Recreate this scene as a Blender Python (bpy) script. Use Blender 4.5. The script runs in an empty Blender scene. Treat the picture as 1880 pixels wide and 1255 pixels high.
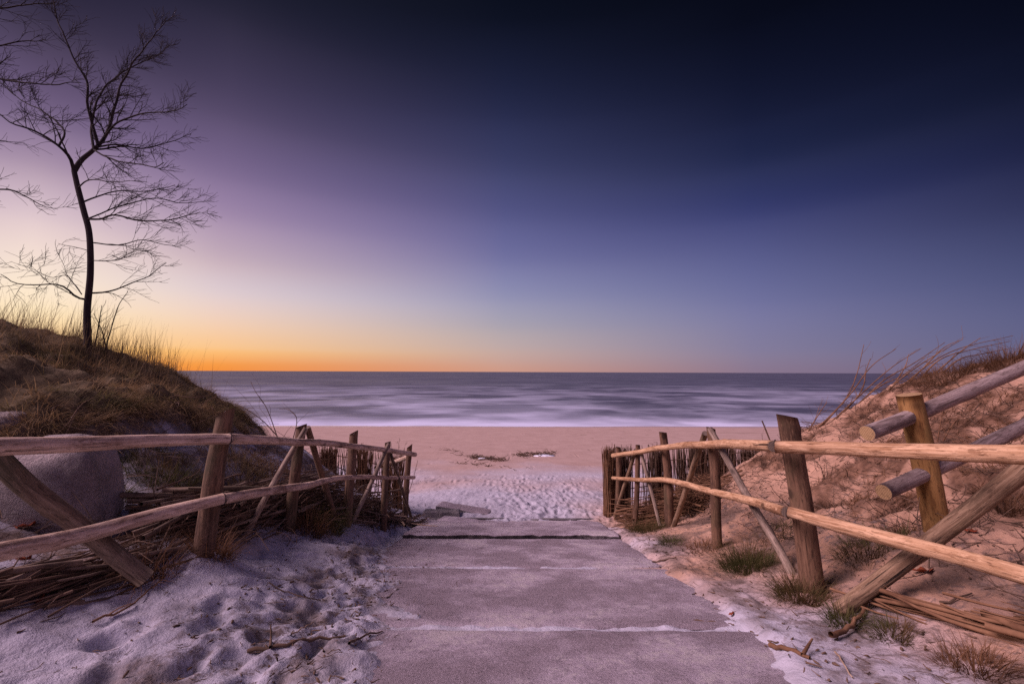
import bpy, math, random
import numpy as np
from mathutils import Matrix, Vector

R = math.radians
# ------------------------------------------------------------------ camera
CZ = 4.0                       # camera height above the sea
F = 836.0                      # focal length in photograph pixels (1880 wide)
PITCH, ROLL = R(3.757), R(0.22)
scene = bpy.context.scene
C = scene.collection
cam_d = bpy.data.cameras.new('camera')
cam_d.sensor_width = 36.0
cam_d.lens = 36.0 * F / 1880.0
cam_d.clip_start = 0.05
cam_d.clip_end = 60000
cam = bpy.data.objects.new('camera', cam_d)
C.objects.link(cam)
CAMROT = Matrix.Rotation(R(90) + PITCH, 3, 'X') @ Matrix.Rotation(ROLL, 3, 'Z')
cam.matrix_world = Matrix.Translation((0, 0, CZ)) @ CAMROT.to_4x4()
scene.camera = cam

# ------------------------------------------------------------------ colour management
scene.view_settings.view_transform = 'Standard'
scene.view_settings.look = 'None'
scene.view_settings.exposure = 0.12
scene.view_settings.gamma = 1.0
scene.cycles.use_denoising = False
scene.cycles.max_bounces = 6
scene.cycles.transparent_max_bounces = 6

def lin(c):
    return tuple(((v / 255.0) / 12.92 if v / 255.0 <= 0.04045 else ((v / 255.0 + 0.055) / 1.055) ** 2.4) for v in c)

# ------------------------------------------------------------------ world: dusk sky
SUN_AZ, SUN_EL = R(-106), R(40)       # added soft key for the foreground, from behind left
GLOW_AZ = R(-47)
world = bpy.data.worlds.new('World')
scene.world = world
world.use_nodes = True
wn, wl = world.node_tree.nodes, world.node_tree.links
wn.clear()
def wnode(t, **k):
    n = wn.new(t)
    for a, v in k.items():
        setattr(n, a, v)
    return n
def wmath(op, a, b=None, clamp=False):
    n = wnode('ShaderNodeMath', operation=op, use_clamp=clamp)
    for i, v in enumerate((a, b)):
        if v is None: continue
        if isinstance(v, (int, float)): n.inputs[i].default_value = v
        else: wl.new(v, n.inputs[i])
    return n.outputs[0]
tc = wnode('ShaderNodeTexCoord')
sep = wnode('ShaderNodeSeparateXYZ'); wl.new(tc.outputs['Generated'], sep.inputs[0])
X, Y, Z = sep.outputs
elev = wmath('ARCSINE', wmath('MINIMUM', wmath('MAXIMUM', Z, -1.0), 1.0))
efac = wmath('DIVIDE', elev, R(60), clamp=True)
hl = wmath('SQRT', wmath('ADD', wmath('ADD', wmath('MULTIPLY', X, X), wmath('MULTIPLY', Y, Y)), 1e-8))
gx, gy = math.sin(GLOW_AZ), math.cos(GLOW_AZ)
dt = wmath('DIVIDE', wmath('ADD', wmath('MULTIPLY', X, gx), wmath('MULTIPLY', Y, gy)), hl)
azd = wmath('ARCCOSINE', wmath('MINIMUM', wmath('MAXIMUM', dt, -0.99999), 0.99999))
COLS = [
 (0,   [(0, (250,150,62)), (1.2, (253,185,98)), (2.4, (255,206,138)), (6, (255,232,200)), (12.6, (228,205,206)), (17, (180,157,176)), (21, (126,107,138)), (28.5, (60,52,74)), (42, (24,24,40)), (60, (14,16,30))]),
 (14,  [(0, (244,146,62)), (1.0, (247,165,88)), (2.4, (250,197,140)), (7.6, (228,206,204)), (11.5, (200,177,188)), (15.8, (166,143,172)), (20, (130,111,147)), (25.9, (88,76,107)), (34.4, (43,40,60)), (45, (22,23,36)), (60, (14,16,28))]),
 (46,  [(0, (204,152,134)), (1.2, (200,160,148)), (2.9, (192,168,164)), (5.5, (172,163,174)), (9, (148,147,178)), (13.5, (118,118,162)), (18.6, (90,91,138)), (24, (65,68,108)), (30, (41,45,77)), (39, (14,18,34)), (60, (10,13,24))]),
 (75,  [(0, (138,118,140)), (2.5, (132,124,154)), (7.9, (112,113,156)), (16.5, (68,72,120)), (22, (41,47,84)), (26.8, (25,30,58)), (35.5, (9,12,27)), (60, (8,11,22))]),
 (106, [(0, (88,86,120)), (1.9, (82,86,124)), (6, (64,72,112)), (12.6, (30,37,70)), (17, (16,21,44)), (21, (8,11,26)), (28.5, (3,4,10)), (60, (6,8,18))]),
 (180, [(0, (150,128,172)), (8, (195,162,214)), (20, (198,168,224)), (35, (156,140,204)), (50, (84,84,142)), (60, (44,48,88))]),  # unseen sky behind the camera, brightened as violet fill for the foreground
]
def ramp(stops):
    n = wnode('ShaderNodeValToRGB')
    n.color_ramp.interpolation = 'CARDINAL'
    el = n.color_ramp.elements
    while len(el) < len(stops): el.new(0.5)
    for e, (p, c) in zip(el, stops):
        e.position = p / 60.0
    for e, (p, c) in zip(el, stops):
        e.color = lin(c) + (1,)
    wl.new(efac, n.inputs[0])
    return n.outputs[0]
cur = ramp(COLS[0][1])
for (a0, _), (a1, st) in zip(COLS[:-1], COLS[1:]):
    mr = wnode('ShaderNodeMapRange', interpolation_type='LINEAR')
    mr.inputs[1].default_value = R(a0); mr.inputs[2].default_value = R(a1)
    wl.new(azd, mr.inputs[0])
    mx = wnode('ShaderNodeMix', data_type='RGBA')
    wl.new(mr.outputs[0], mx.inputs[0]); wl.new(cur, mx.inputs[6]); wl.new(ramp(st), mx.inputs[7])
    cur = mx.outputs[2]
bg = wnode('ShaderNodeBackground'); wl.new(cur, bg.inputs[0]); bg.inputs[1].default_value = 0.93
wo = wnode('ShaderNodeOutputWorld'); wl.new(bg.outputs[0], wo.inputs[0])

# ------------------------------------------------------------------ key light
sun_d = bpy.data.lights.new('sun', 'SUN')
sun_d.energy = 5.0
sun_d.angle = R(35)
sun_d.color = (1.0, 0.715, 0.87)
sun = bpy.data.objects.new('sun', sun_d)
C.objects.link(sun)
sd = Vector((math.sin(SUN_AZ) * math.cos(SUN_EL), math.cos(SUN_AZ) * math.cos(SUN_EL), math.sin(SUN_EL)))
sun.rotation_euler = sd.to_track_quat('Z', 'Y').to_euler()
sun.location = sd * 60

# ================================================================== helpers
rng = np.random.default_rng(7)
random.seed(7)
_CR = np.array(CAMROT)

def ray(px, py):
    d = _CR @ np.array([(px - 940.0) / F, -(py - 627.5) / F, -1.0])
    return d / d[1]
def P(px, py, depth):                       # pixel + distance -> world point
    d = ray(px, py)
    return np.array([d[0] * depth, depth, CZ + d[2] * depth])

def perlin(x, y, seed=0):
    x = np.asarray(x, float); y = np.asarray(y, float)
    xi = np.floor(x).astype(np.int64); yi = np.floor(y).astype(np.int64)
    xf = x - xi; yf = y - yi
    def h(a, b):
        n = (a * 374761393 + b * 668265263 + seed * 1442695041) & 0x7fffffff
        n = ((n ^ (n >> 13)) * 1274126177) & 0x7fffffff
        n = n ^ (n >> 16)
        t = (n % 4096) / 4096.0 * 2 * np.pi
        return np.cos(t), np.sin(t)
    u = xf * xf * xf * (xf * (xf * 6 - 15) + 10); v = yf * yf * yf * (yf * (yf * 6 - 15) + 10)
    def g(dx, dy):
        c, s = h(xi + dx, yi + dy)
        return c * (xf - dx) + s * (yf - dy)
    a = g(0, 0) * (1 - u) + g(1, 0) * u
    b = g(0, 1) * (1 - u) + g(1, 1) * u
    return (a * (1 - v) + b * v) * 1.5
def fbm(x, y, seed=0, octv=4, gain=0.5):
    s = 0; a = 1.0; f = 1.0
    for i in range(octv):
        s = s + a * perlin(np.asarray(x) * f, np.asarray(y) * f, seed + i * 17); a *= gain; f *= 2.03
    return s
def sstep(a, b, x):
    t = np.clip((np.asarray(x, float) - a) / (b - a), 0, 1)
    return t * t * (3 - 2 * t)

def raw_mesh(name, V, Q=None, T=None, smooth=True):
    me = bpy.data.meshes.new(name)
    V = np.asarray(V, np.float32)
    parts, totals = [], []
    if Q is not None and len(Q):
        Q = np.asarray(Q, np.int32); parts.append(Q.ravel()); totals.append(np.full(len(Q), 4, np.int32))
    if T is not None and len(T):
        T = np.asarray(T, np.int32); parts.append(T.ravel()); totals.append(np.full(len(T), 3, np.int32))
    loops = np.concatenate(parts); tot = np.concatenate(totals)
    start = np.concatenate([[0], np.cumsum(tot)[:-1]]).astype(np.int32)
    me.vertices.add(len(V)); me.vertices.foreach_set('co', V.ravel())
    me.loops.add(len(loops)); me.loops.foreach_set('vertex_index', loops)
    me.polygons.add(len(tot)); me.polygons.foreach_set('loop_start', start); me.polygons.foreach_set('loop_total', tot)
    if smooth: me.polygons.foreach_set('use_smooth', np.ones(len(tot), bool))
    me.update(calc_edges=True)
    return me
def vattr(me, name, arr, typ='FLOAT'):
    a = me.attributes.new(name, typ, 'POINT')
    a.data.foreach_set('value' if typ == 'FLOAT' else 'vector', np.asarray(arr, np.float32).ravel())
def link(name, me, mats=(), parent=None, loc=None):
    o = bpy.data.objects.new(name, me)
    for m in (mats if isinstance(mats, (list, tuple)) else [mats]):
        me.materials.append(m)
    C.objects.link(o)
    if parent is not None: o.parent = parent
    if loc is not None: o.location = loc
    return o
def tag(o, label=None, cat=None, group=None, kind=None):
    if label: o['label'] = label
    if cat: o['category'] = cat
    if group: o['group'] = group
    if kind: o['kind'] = kind
    return o
def thing(name, loc, label, cat, group=None):
    o = bpy.data.objects.new(name, None)
    o.empty_display_size = 0.2
    C.objects.link(o)
    o.location = tuple(loc)
    return tag(o, label, cat, group)
def off(parent):
    return np.array(parent.location) if parent is not None else np.zeros(3)

# ================================================================== materials
def mat(name):
    m = bpy.data.materials.new(name); m.use_nodes = True
    nt = m.node_tree
    b = nt.nodes['Principled BSDF']
    return m, nt, b
class NT:
    def __init__(s, nt): s.nt = nt
    def n(s, t, ins=None, **k):
        nd = s.nt.nodes.new(t)
        for a, v in k.items(): setattr(nd, a, v)
        for i, v in (ins or {}).items():
            if hasattr(v, 'is_output') or isinstance(v, bpy.types.NodeSocket): s.nt.links.new(v, nd.inputs[i])
            else: nd.inputs[i].default_value = v
        return nd
    def math(s, op, a, b=0.0, clamp=False): return s.n('ShaderNodeMath', {0: a, 1: b}, operation=op, use_clamp=clamp).outputs[0]
    def mix(s, f, a, b, blend='MIX'):
        c = lambda v: v if not isinstance(v, tuple) else (v + (1,) if len(v) == 3 else v)
        return s.n('ShaderNodeMix', {0: f, 6: c(a), 7: c(b)}, data_type='RGBA', blend_type=blend).outputs[2]
    def noise(s, vec, scale, detail=4, rough=0.55, dist=0.0):
        return s.n('ShaderNodeTexNoise', {'Vector': vec, 'Scale': scale, 'Detail': detail, 'Roughness': rough, 'Distortion': dist}).outputs[0]
    def rng(s, v, a, b, c=0.0, d=1.0, smooth=True):
        return s.n('ShaderNodeMapRange', {0: v, 1: a, 2: b, 3: c, 4: d}, interpolation_type='SMOOTHSTEP' if smooth else 'LINEAR').outputs[0]
    def mapping(s, vec, scale): return s.n('ShaderNodeMapping', {0: vec, 3: scale}).outputs[0]
    def attr(s, name): return s.n('ShaderNodeAttribute', attribute_name=name)
    def bump(s, h, strength, dist, normal=None):
        d = {'Strength': strength, 'Distance': dist, 'Height': h}
        if normal is not None: d['Normal'] = normal
        return s.n('ShaderNodeBump', d).outputs[0]
    def pos(s): return s.n('ShaderNodeNewGeometry').outputs['Position']
    def link(s, a, b): s.nt.links.new(a, b)

def wood_mat(name, base, light, dark, crack=0.6, streak=1.0, rough=0.85, green=None, swirl=0.0):
    m, nt, b = mat(name); g = NT(nt)
    v = g.attr('grain').outputs['Vector']
    fine = g.noise(g.mapping(v, (70, 70, 3.0)), 1.0, 6, 0.65, 0.3)
    broad = g.noise(g.mapping(v, (9, 9, 1.3)), 1.0, 4, 0.6, swirl)
    blot = g.noise(g.mapping(v, (5, 5, 2.2)), 1.0, 5, 0.6)
    ck = g.noise(g.mapping(v, (38, 38, 0.9)), 1.0, 3, 0.6, 0.2)
    col = g.mix(g.rng(fine, 0.32, 0.68), base, light)
    col = g.mix(g.math('MULTIPLY', g.rng(broad, 0.45, 0.68), 0.75 * streak), col, dark)
    flake = g.noise(g.mapping(v, (26, 26, 6)), 1.0, 6, 0.7, 0.6)
    col = g.mix(g.math('MULTIPLY', g.rng(flake, 0.54, 0.60), 0.75), col, light)
    col = g.mix(g.math('MULTIPLY', g.rng(flake, 0.44, 0.38), 0.6), col, dark)
    col = g.mix(g.math('MULTIPLY', g.rng(blot, 0.55, 0.72), 0.55), col, dark)
    crk = g.rng(ck, 0.335, 0.30)
    col = g.mix(g.math('MULTIPLY', crk, crack), col, tuple(x * 0.25 for x in dark))
    kn = g.n('ShaderNodeTexVoronoi', {'Vector': g.mapping(v, (3.5, 3.5, 2.6)), 'Scale': 1.0}).outputs['Distance']
    knot = g.rng(kn, 0.16, 0.07)
    sp = g.noise(g.mapping(v, (120, 120, 14)), 1.0, 4, 0.7, 0.4)
    col = g.mix(g.math('MULTIPLY', g.rng(sp, 0.56, 0.64), 0.7), col, tuple(x * 0.5 for x in dark))
    col = g.mix(g.math('MULTIPLY', knot, 0.8), col, tuple(x * 0.35 for x in dark))
    if green:
        col = g.mix(g.math('MULTIPLY', g.rng(blot, 0.48, 0.3), 0.6), col, green)
    g.link(col, b.inputs['Base Color'])
    b.inputs['Roughness'].default_value = rough
    b.inputs['Specular IOR Level'].default_value = 0.25
    h = g.math('ADD', g.math('MULTIPLY', fine, 0.5), g.math('ADD', g.math('MULTIPLY', flake, 0.45), g.math('MULTIPLY', crk, -0.9)))
    g.link(g.bump(h, 1.0, 0.010), b.inputs['Normal'])
    return m
def end_mat(name, base, dark):
    m, nt, b = mat(name); g = NT(nt)
    v = g.attr('grain').outputs['Vector']
    ring = g.n('ShaderNodeTexWave', {'Vector': v, 'Scale': 28.0, 'Distortion': 3.0, 'Detail': 3.0, 'Detail Scale': 2.0}, wave_type='RINGS', rings_direction='Z').outputs[1]
    nz = g.noise(v, 30, 5, 0.7)
    col = g.mix(ring, base, dark)
    col = g.mix(g.rng(nz, 0.5, 0.75), col, tuple(x * 0.4 for x in dark))
    g.link(col, b.inputs['Base Color']); b.inputs['Roughness'].default_value = 0.9
    g.link(g.bump(nz, 0.6, 0.004), b.inputs['Normal'])
    return m
M = {}
M['rail'] = wood_mat('stripped_rail_wood', (0.38, 0.26, 0.175), (0.64, 0.48, 0.36), (0.16, 0.09, 0.055), crack=0.95)
M['post'] = wood_mat('weathered_post_wood', (0.10, 0.058, 0.035), (0.19, 0.115, 0.07), (0.042, 0.023, 0.014), crack=0.95, green=(0.065, 0.056, 0.028))
M['brace'] = wood_mat('brace_wood', (0.125, 0.082, 0.052), (0.25, 0.18, 0.12), (0.05, 0.032, 0.02), crack=1.0, green=(0.075, 0.07, 0.035))
M['greybrace'] = wood_mat('grey_brace_wood', (0.18, 0.128, 0.09), (0.31, 0.235, 0.175), (0.08, 0.055, 0.038), crack=0.9)
M['turned'] = wood_mat('turned_post_wood', (0.24, 0.12, 0.036), (0.33, 0.18, 0.062), (0.12, 0.053, 0.016), crack=0.5, streak=1.0, green=(0.20, 0.14, 0.045), swirl=0.8)
M['pole'] = wood_mat('grey_pole_wood', (0.20, 0.145, 0.125), (0.33, 0.26, 0.23), (0.085, 0.057, 0.046), crack=0.45, streak=1.15, swirl=1.6)
M['rail_warmlit'] = wood_mat('warmlit_rail_wood', (0.35, 0.19, 0.09), (0.60, 0.385, 0.22), (0.17, 0.075, 0.03), crack=0.95)  # dune-side copies of the fence wood, warm light put into their colour
M['post_warmlit'] = wood_mat('warmlit_post_wood', (0.105, 0.055, 0.03), (0.195, 0.11, 0.062), (0.045, 0.023, 0.013), crack=0.95, green=(0.075, 0.056, 0.026))
M['brace_warmlit'] = wood_mat('warmlit_brace_wood', (0.155, 0.092, 0.05), (0.28, 0.185, 0.11), (0.06, 0.034, 0.019), crack=1.0, green=(0.10, 0.078, 0.034))
M['end'] = end_mat('sawn_end_wood', (0.17, 0.12, 0.085), (0.10, 0.07, 0.05))
M['end_fresh'] = end_mat('pale_sawn_end_wood', (0.40, 0.26, 0.12), (0.27, 0.16, 0.07))
def flat_mat(name, a, b_, scale=6, rough=0.9, attr=None):
    m, nt, b = mat(name); g = NT(nt)
    v = g.attr('grain').outputs['Vector'] if attr else g.pos()
    n = g.noise(v, scale, 5, 0.65)
    g.link(g.mix(g.rng(n, 0.3, 0.7), a, b_), b.inputs['Base Color'])
    b.inputs['Roughness'].default_value = rough
    b.inputs['Specular IOR Level'].default_value = 0.2
    return m
M['twig_dark'] = flat_mat('dark_bark', (0.022, 0.016, 0.015), (0.045, 0.032, 0.028), 9)
M['twig'] = flat_mat('brown_twig_bark', (0.06, 0.038, 0.025), (0.16, 0.10, 0.065), 5)
M['twig_warm'] = flat_mat('reddish_twig_bark', (0.10, 0.048, 0.024), (0.23, 0.125, 0.065), 5)
M['stick'] = flat_mat('grey_brown_stick', (0.075, 0.052, 0.037), (0.22, 0.16, 0.115), 7)
M['stick_pale'] = flat_mat('pale_dry_stick', (0.27, 0.18, 0.115), (0.42, 0.31, 0.21), 9)
M['leaf'] = flat_mat('red_dead_leaf', (0.16, 0.03, 0.014), (0.28, 0.075, 0.03), 30)
def blade_mat(name, a, b_, c):
    m, nt, b = mat(name); g = NT(nt)
    n = g.noise(g.pos(), 2.2, 4, 0.6); r = g.attr('rnd').outputs['Fac']
    col = g.mix(r, a, b_)
    col = g.mix(g.rng(n, 0.45, 0.65), col, c)
    out = nt.nodes['Material Output']
    tr = g.n('ShaderNodeBsdfTranslucent', {'Color': col}); 
    g.link(col, b.inputs['Base Color']); b.inputs['Roughness'].default_value = 0.75; b.inputs['Specular IOR Level'].default_value = 0.2
    ms = g.n('ShaderNodeMixShader', {0: 0.35, 1: b.outputs[0], 2: tr.outputs[0]})
    g.link(ms.outputs[0], out.inputs[0])
    return m
M['dry'] = blade_mat('dry_dune_grass', (0.15, 0.098, 0.045), (0.28, 0.195, 0.10), (0.085, 0.065, 0.026))
M['turf'] = blade_mat('matted_turf_grass', (0.20, 0.125, 0.06), (0.36, 0.245, 0.125), (0.135, 0.115, 0.045))
M['green'] = blade_mat('green_grass', (0.045, 0.05, 0.014), (0.10, 0.092, 0.03), (0.12, 0.07, 0.03))
M['brown'] = blade_mat('dead_brown_grass', (0.115, 0.055, 0.026), (0.225, 0.12, 0.058), (0.07, 0.036, 0.02))

# ================================================================== terrain
def ramp_z(y): return -0.92 - 0.209 * np.asarray(y, float)          # slope of the path, below the lens
def beach_z(y): return -2.5 - 0.0577 * (np.asarray(y, float) - 8.0)
cps = []
def cp(px, py, d):
    p = P(px, py, d); cps.append((p[0], p[1], p[2] - CZ))
for y in (-3, -1, 0.5, 2, 3.2, 4.4, 5.6, 6.8):
    for x in (-1.25, 0, 1.25): cps.append((x, y, float(ramp_z(y))))
for x in (-1.7, -0.6, 0.6, 1.7):
    cps.append((x, 7.7, -2.53)); cps.append((x, 8.6, float(beach_z(8.6)))) ; cps.append((x, 10, float(beach_z(10))))
for x in (-10, -7, -4, -2, 0, 2, 4, 7, 10):
    cps.append((x, 12.5, float(beach_z(12.5)))); cps.append((x, 15, float(beach_z(15))))
for a in [(370,1010,3.0),(528,972,4.6),(635,965,5.6),(703,975,6.6),(742,952,7.7),(250,1085,2.6),(480,1050,3.4),(600,1012,4.4),
          (0,1130,2.1),(0,1255,1.8),(110,975,3.1),(300,940,3.6),(450,900,4.8),(560,890,6.0),(640,905,7.5),(300,830,4.4),(480,832,6.2),
          (150,805,4.0),(200,738,4.45),(350,752,5.5),(425,772,6.6),(0,605,5.5),(100,615,6.0),(160,640,6.5),(250,668,7.0),(330,692,7.4),
          (400,738,7.8),(480,792,8.2),(540,812,8.6),(100,680,5.0),(250,712,5.7),
          (1495,1085,3.3),(1317,1005,5.0),(1230,962,6.6),(1163,980,7.1),(1130,952,7.9),(1540,1130,2.85),(1880,1255,1.95),(1880,1100,2.5),
          (1720,985,3.2),(1880,980,3.1),(1600,960,4.0),(1400,930,5.6),(1530,880,5.2),(1450,830,7.0),(1560,775,6.8),(1330,880,7.6),
          (1250,920,7.8),(1400,832,8.2),(1800,830,4.2),(1880,760,4.6),(1480,792,7.6),(1560,752,7.4),(1640,714,7.0),(1700,690,6.8),
          (1800,674,6.4),(1880,657,6.0)]:
    cp(*a)
cps += [(-6.4,8.6,-0.45),(-8,7,0.4),(-8,10,-1.7),(-6,10.4,-2.3),(-4.5,10,-2.45),(-9.5,4,0.8),(-6,2.5,0.5),(-4.3,2,-0.35),(-4.5,0,-0.1),(-3,0,-0.75),
        (-2,0,-0.9),(-7,0,0.6),(-10,0,0.8),(-10,8,0.2),(-3,9.3,-2.5),(-10,-3,0.9),(-3,-3,-0.3),(-6,-3,0.6),
        (6,9.6,-1.9),(5,9.6,-2.35),(7.6,8.6,-0.9),(8.6,6,0.4),(8,10.6,-2.3),(7,3,0.25),(5,1.5,-0.45),(3.4,0.6,-0.9),(5,0,-0.4),(8.5,0,0.5),(2,0,-0.92),
        (10,7.5,0.1),(3,9.3,-2.5),(3,-3,-0.3),(6,-3,0.2),(10,-3,0.6)]
cps = np.array(cps)
def tps_fit(p, lam=0.02):
    n = len(p)
    d2 = ((p[:, None, :2] - p[None, :, :2]) ** 2).sum(-1)
    K = np.where(d2 > 0, 0.5 * d2 * np.log(d2 + 1e-12), 0) + lam * np.eye(n)
    Pm = np.c_[np.ones(n), p[:, :2]]
    A = np.block([[K, Pm], [Pm.T, np.zeros((3, 3))]])
    return np.linalg.solve(A, np.r_[p[:, 2], 0, 0, 0])
TW = tps_fit(cps)
def tps(x, y):
    out = TW[-3] + TW[-2] * x + TW[-1] * y
    for i in range(len(cps)):
        d2 = (x - cps[i, 0]) ** 2 + (y - cps[i, 1]) ** 2
        out = out + TW[i] * 0.5 * d2 * np.log(d2 + 1e-12)
    return out
def axis(segs):
    out = [segs[0][0]]
    for a, b, s in segs:
        n = max(1, int(round((b - a) / s))); out += list(a + (b - a) * (np.arange(n) + 1) / n)
    return np.array(out)
def geo(a, b, n): return list(a * (b / a) ** (np.arange(1, n + 1) / n))
gxs = axis([(-11, -6, 0.10), (-6, -3.4, 0.045), (-3.4, 3.8, 0.021), (3.8, 7, 0.045), (7, 11, 0.10)])
gxs = np.concatenate([-np.array(geo(11, 3000, 26))[::-1], gxs, np.array(geo(11, 3000, 26))])
gys = axis([(-3.5, 1.3, 0.12), (1.3, 5.2, 0.021), (5.2, 9, 0.034), (9, 15, 0.07), (15, 40, 0.35), (40, 90, 5)])
GX, GY = np.meshgrid(gxs, gys)
yc = np.minimum(GY, 15.0)
core = tps(np.clip(GX, -11, 11), yc)
bz = beach_z(GY)
dune = 0.55 + 0.5 * fbm(GX * 0.12, GY * 0.2, 5) 
dune = dune * (1 - sstep(7.5, 11.5, GY + 0.8 * fbm(GX * 0.2, GY * 0, 9))) + bz * sstep(7.5, 11.5, GY + 0.8 * fbm(GX * 0.2, GY * 0, 9))
lat = sstep(8.5, 11, np.abs(GX))
H0 = core * (1 - lat) + dune * lat
far = sstep(10.5, 13, GY)
H0 = H0 * (1 - far) + bz * far
# shore wiggle
H0 = H0 + far * 0.035 * fbm(GX * 0.06, GY * 0.05, 31, 3)
# ---- masks
edge_l = np.interp(gys, [-3, 1.87, 2.3, 2.94, 4.06, 4.9, 5.8, 7.3, 8], [-0.66, -0.67, -0.69, -0.76, -0.98, -1.3, -1.52, -1.52, -1.52])[:, None]
edge_r = np.interp(gys, [-3, 1.87, 2.17, 2.73, 3.8, 5.8, 7.3, 8], [1.15, 1.2, 1.3, 1.41, 1.45, 1.5, 1.52, 1.52])[:, None]
en = 0.13 * fbm(GX * 2.2, GY * 2.2, 41, 4) + 0.05 * fbm(GX * 9, GY * 9, 44, 3)
inp = sstep(-0.30, 0.12, GX - edge_l + 1.5 * en) * sstep(-0.07, 0.07, edge_r - GX + en * 0.7) * (1 - sstep(7.2, 7.32, GY))
pz = ramp_z(GY)
sand_lift = 0.035 + 0.03 * fbm(GX * 1.5, GY * 1.5, 12, 3)
near_path = (1 - sstep(1.5, 2.1, np.abs(GX))) * (1 - sstep(7.2, 7.35, GY))
H0 = H0 * (1 - near_path) + (np.maximum(H0, pz + 0.01)) * near_path
H = H0 * (1 - inp) + (pz - 0.016 + 0.007 * fbm(GX * 6, GY * 6, 3, 4)) * inp
H = H + (1 - inp) * near_path * np.clip(sand_lift, 0.012, 0.1)
# turf on the left bank, with a ragged lip
tx = np.interp(gys, [-3, 2, 3.4, 4.4, 5.4, 6.5, 7.4, 8.2, 9], [-3.7, -3.75, -3.8, -3.72, -3.66, -3.85, -4.1, -4.5, -5.2])[:, None] + 0.18 * fbm(GX * 1.2, GY * 1.6, 77, 4)
turf = sstep(0.08, -0.08, GX - tx) * (1 - sstep(8.6, 9.6, GY)) 
lipband = np.exp(-((GX - tx + 0.02) / 0.22) ** 2) * (1 - sstep(8.2, 9.2, GY))
H = H + turf * 0.02 - 0.12 * np.exp(-((GX - tx - 0.20) / 0.18) ** 2) * (1 - sstep(8.2, 9.2, GY)) * (GY > 1)
turf_r = sstep(0.0, 0.35, fbm(GX * 0.9, GY * 0.9, 55, 4) + 0.42 * sstep(4.2, 7.0, GX) - 0.04) * sstep(3.0, 4.0, GX) * (1 - sstep(8, 9, GY))
for (a_, b_, d_, r_) in [(1820, 740, 4.7, 0.8), (1520, 870, 5.2, 0.4), (1850, 900, 3.7, 0.5), (1840, 668, 6.2, 0.8), (1660, 885, 4.2, 0.3), (1430, 838, 7.2, 0.5), (1700, 722, 6.2, 0.5), (1880, 800, 4.3, 0.7), (1590, 800, 6.2, 0.35)]:
    q_ = P(a_, b_, d_)
    turf_r = np.maximum(turf_r, sstep(0.25, 0.6, np.exp(-(((GX - q_[0]) ** 2 + (GY - q_[1]) ** 2) / r_ ** 2)) + 0.45 * fbm(GX * 2.3, GY * 2.3, 57, 4)))
turf_r = turf_r * sstep(2.6, 3.0, GX)
dirt_l = sstep(-1.95, -2.35, GX + 0.15 * fbm(GX * 2, GY * 2, 58)) * (1 - turf) * sstep(1.6, 2.4, GY) * (1 - sstep(8.3, 8.9, GY)) * sstep(-0.35, 0.25, fbm(GX * 1.3, GY * 1.3, 59, 4) + 0.0)
dirt_r = 0.75 * sstep(1.25, 1.5, GX) * (1 - sstep(2.6, 3.6, GX)) * (1 - sstep(6.8, 7.4, GY)) * sstep(-0.1, 0.35, fbm(GX * 2.4, GY * 2.4, 66, 5))
dirt_r = np.maximum(dirt_r, 0.8 * sstep(-1.9, -1.5, GX) * (1 - sstep(-0.9, -0.6, GX)) * (1 - sstep(5.6, 6.4, GY)) * sstep(0.0, 0.4, fbm(GX * 2.9, GY * 2.9, 67, 5)))
# general relief
offp = 1 - inp
landw = (1 - sstep(14, 22, GY))
H = H + offp * (0.022 * fbm(GX * 1.7, GY * 1.7, 21, 4) * (1 - far * 0.7) + (0.11 * turf + 0.06 * turf_r + 0.04 * dirt_l) * fbm(GX * 2.6, GY * 2.6, 23, 5))
dune_r = sstep(2.2, 3.0, GX) * (1 - sstep(8.5, 9.5, GY))
H = H + dune_r * (0.08 * fbm(GX * 1.3, GY * 1.8, 24, 5) + 0.022 * fbm(GX * 6, GY * 6, 25, 3))
# ---- footprints
def stamp(cx, cy, ang, L, W, dep):
    i0, i1 = np.searchsorted(gys, (cy - 0.35, cy + 0.35)); j0, j1 = np.searchsorted(gxs, (cx - 0.35, cx + 0.35))
    if i1 <= i0 or j1 <= j0: return
    x = GX[i0:i1, j0:j1] - cx; y = GY[i0:i1, j0:j1] - cy
    u = x * math.cos(ang) + y * math.sin(ang); v = -x * math.sin(ang) + y * math.cos(ang)
    r2 = (u / L) ** 2 + (v / W) ** 2
    d = -np.exp(-(r2 ** 1.5)) + 0.45 * np.exp(-((np.sqrt(r2) - 1.45) / 0.4) ** 2) * (0.6 + 0.4 * np.sign(u))
    H[i0:i1, j0:j1] += dep * d * offp[i0:i1, j0:j1]
def scatter(n, x0, x1, y0, y1, dens, sc_=1.0):
    k = 0
    while k < n:
        x = random.uniform(x0, x1); y = random.uniform(y0, y1)
        if random.random() < dens(x, y):
            stamp(x, y, random.gauss(1.45, 0.5), random.uniform(0.07, 0.14), random.uniform(0.035, 0.06), random.uniform(0.006, 0.026) * sc_); k += 1
scatter(430, -2.5, -0.6, 1.5, 6.3, lambda x, y: 0.06 + 0.94 * math.exp(-((x + 1.2) / 0.38) ** 2), 0.9)
scatter(620, -2.6, 2.6, 7.4, 12.5, lambda x, y: math.exp(-((x - 0.75) / 0.95) ** 2) * (1 - 0.75 * max(0, (y - 9) / 3.5)) + 0.07)
scatter(170, 1.6, 4.6, 1.6, 7, lambda x, y: 0.6)
scatter(120, -7, 7, 11, 18, lambda x, y: 0.5)
H = H + offp * (1 - sstep(11, 14, GY)) * sstep(-3.6, -3.2, GX) * (0.006 * fbm(GX * 11, GY * 11, 61, 3))
_tn = math.tan
ydep = lambda py: 0.92 / (math.tan(math.atan((py - 627.5) / F) - PITCH) - 0.209)
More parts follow.
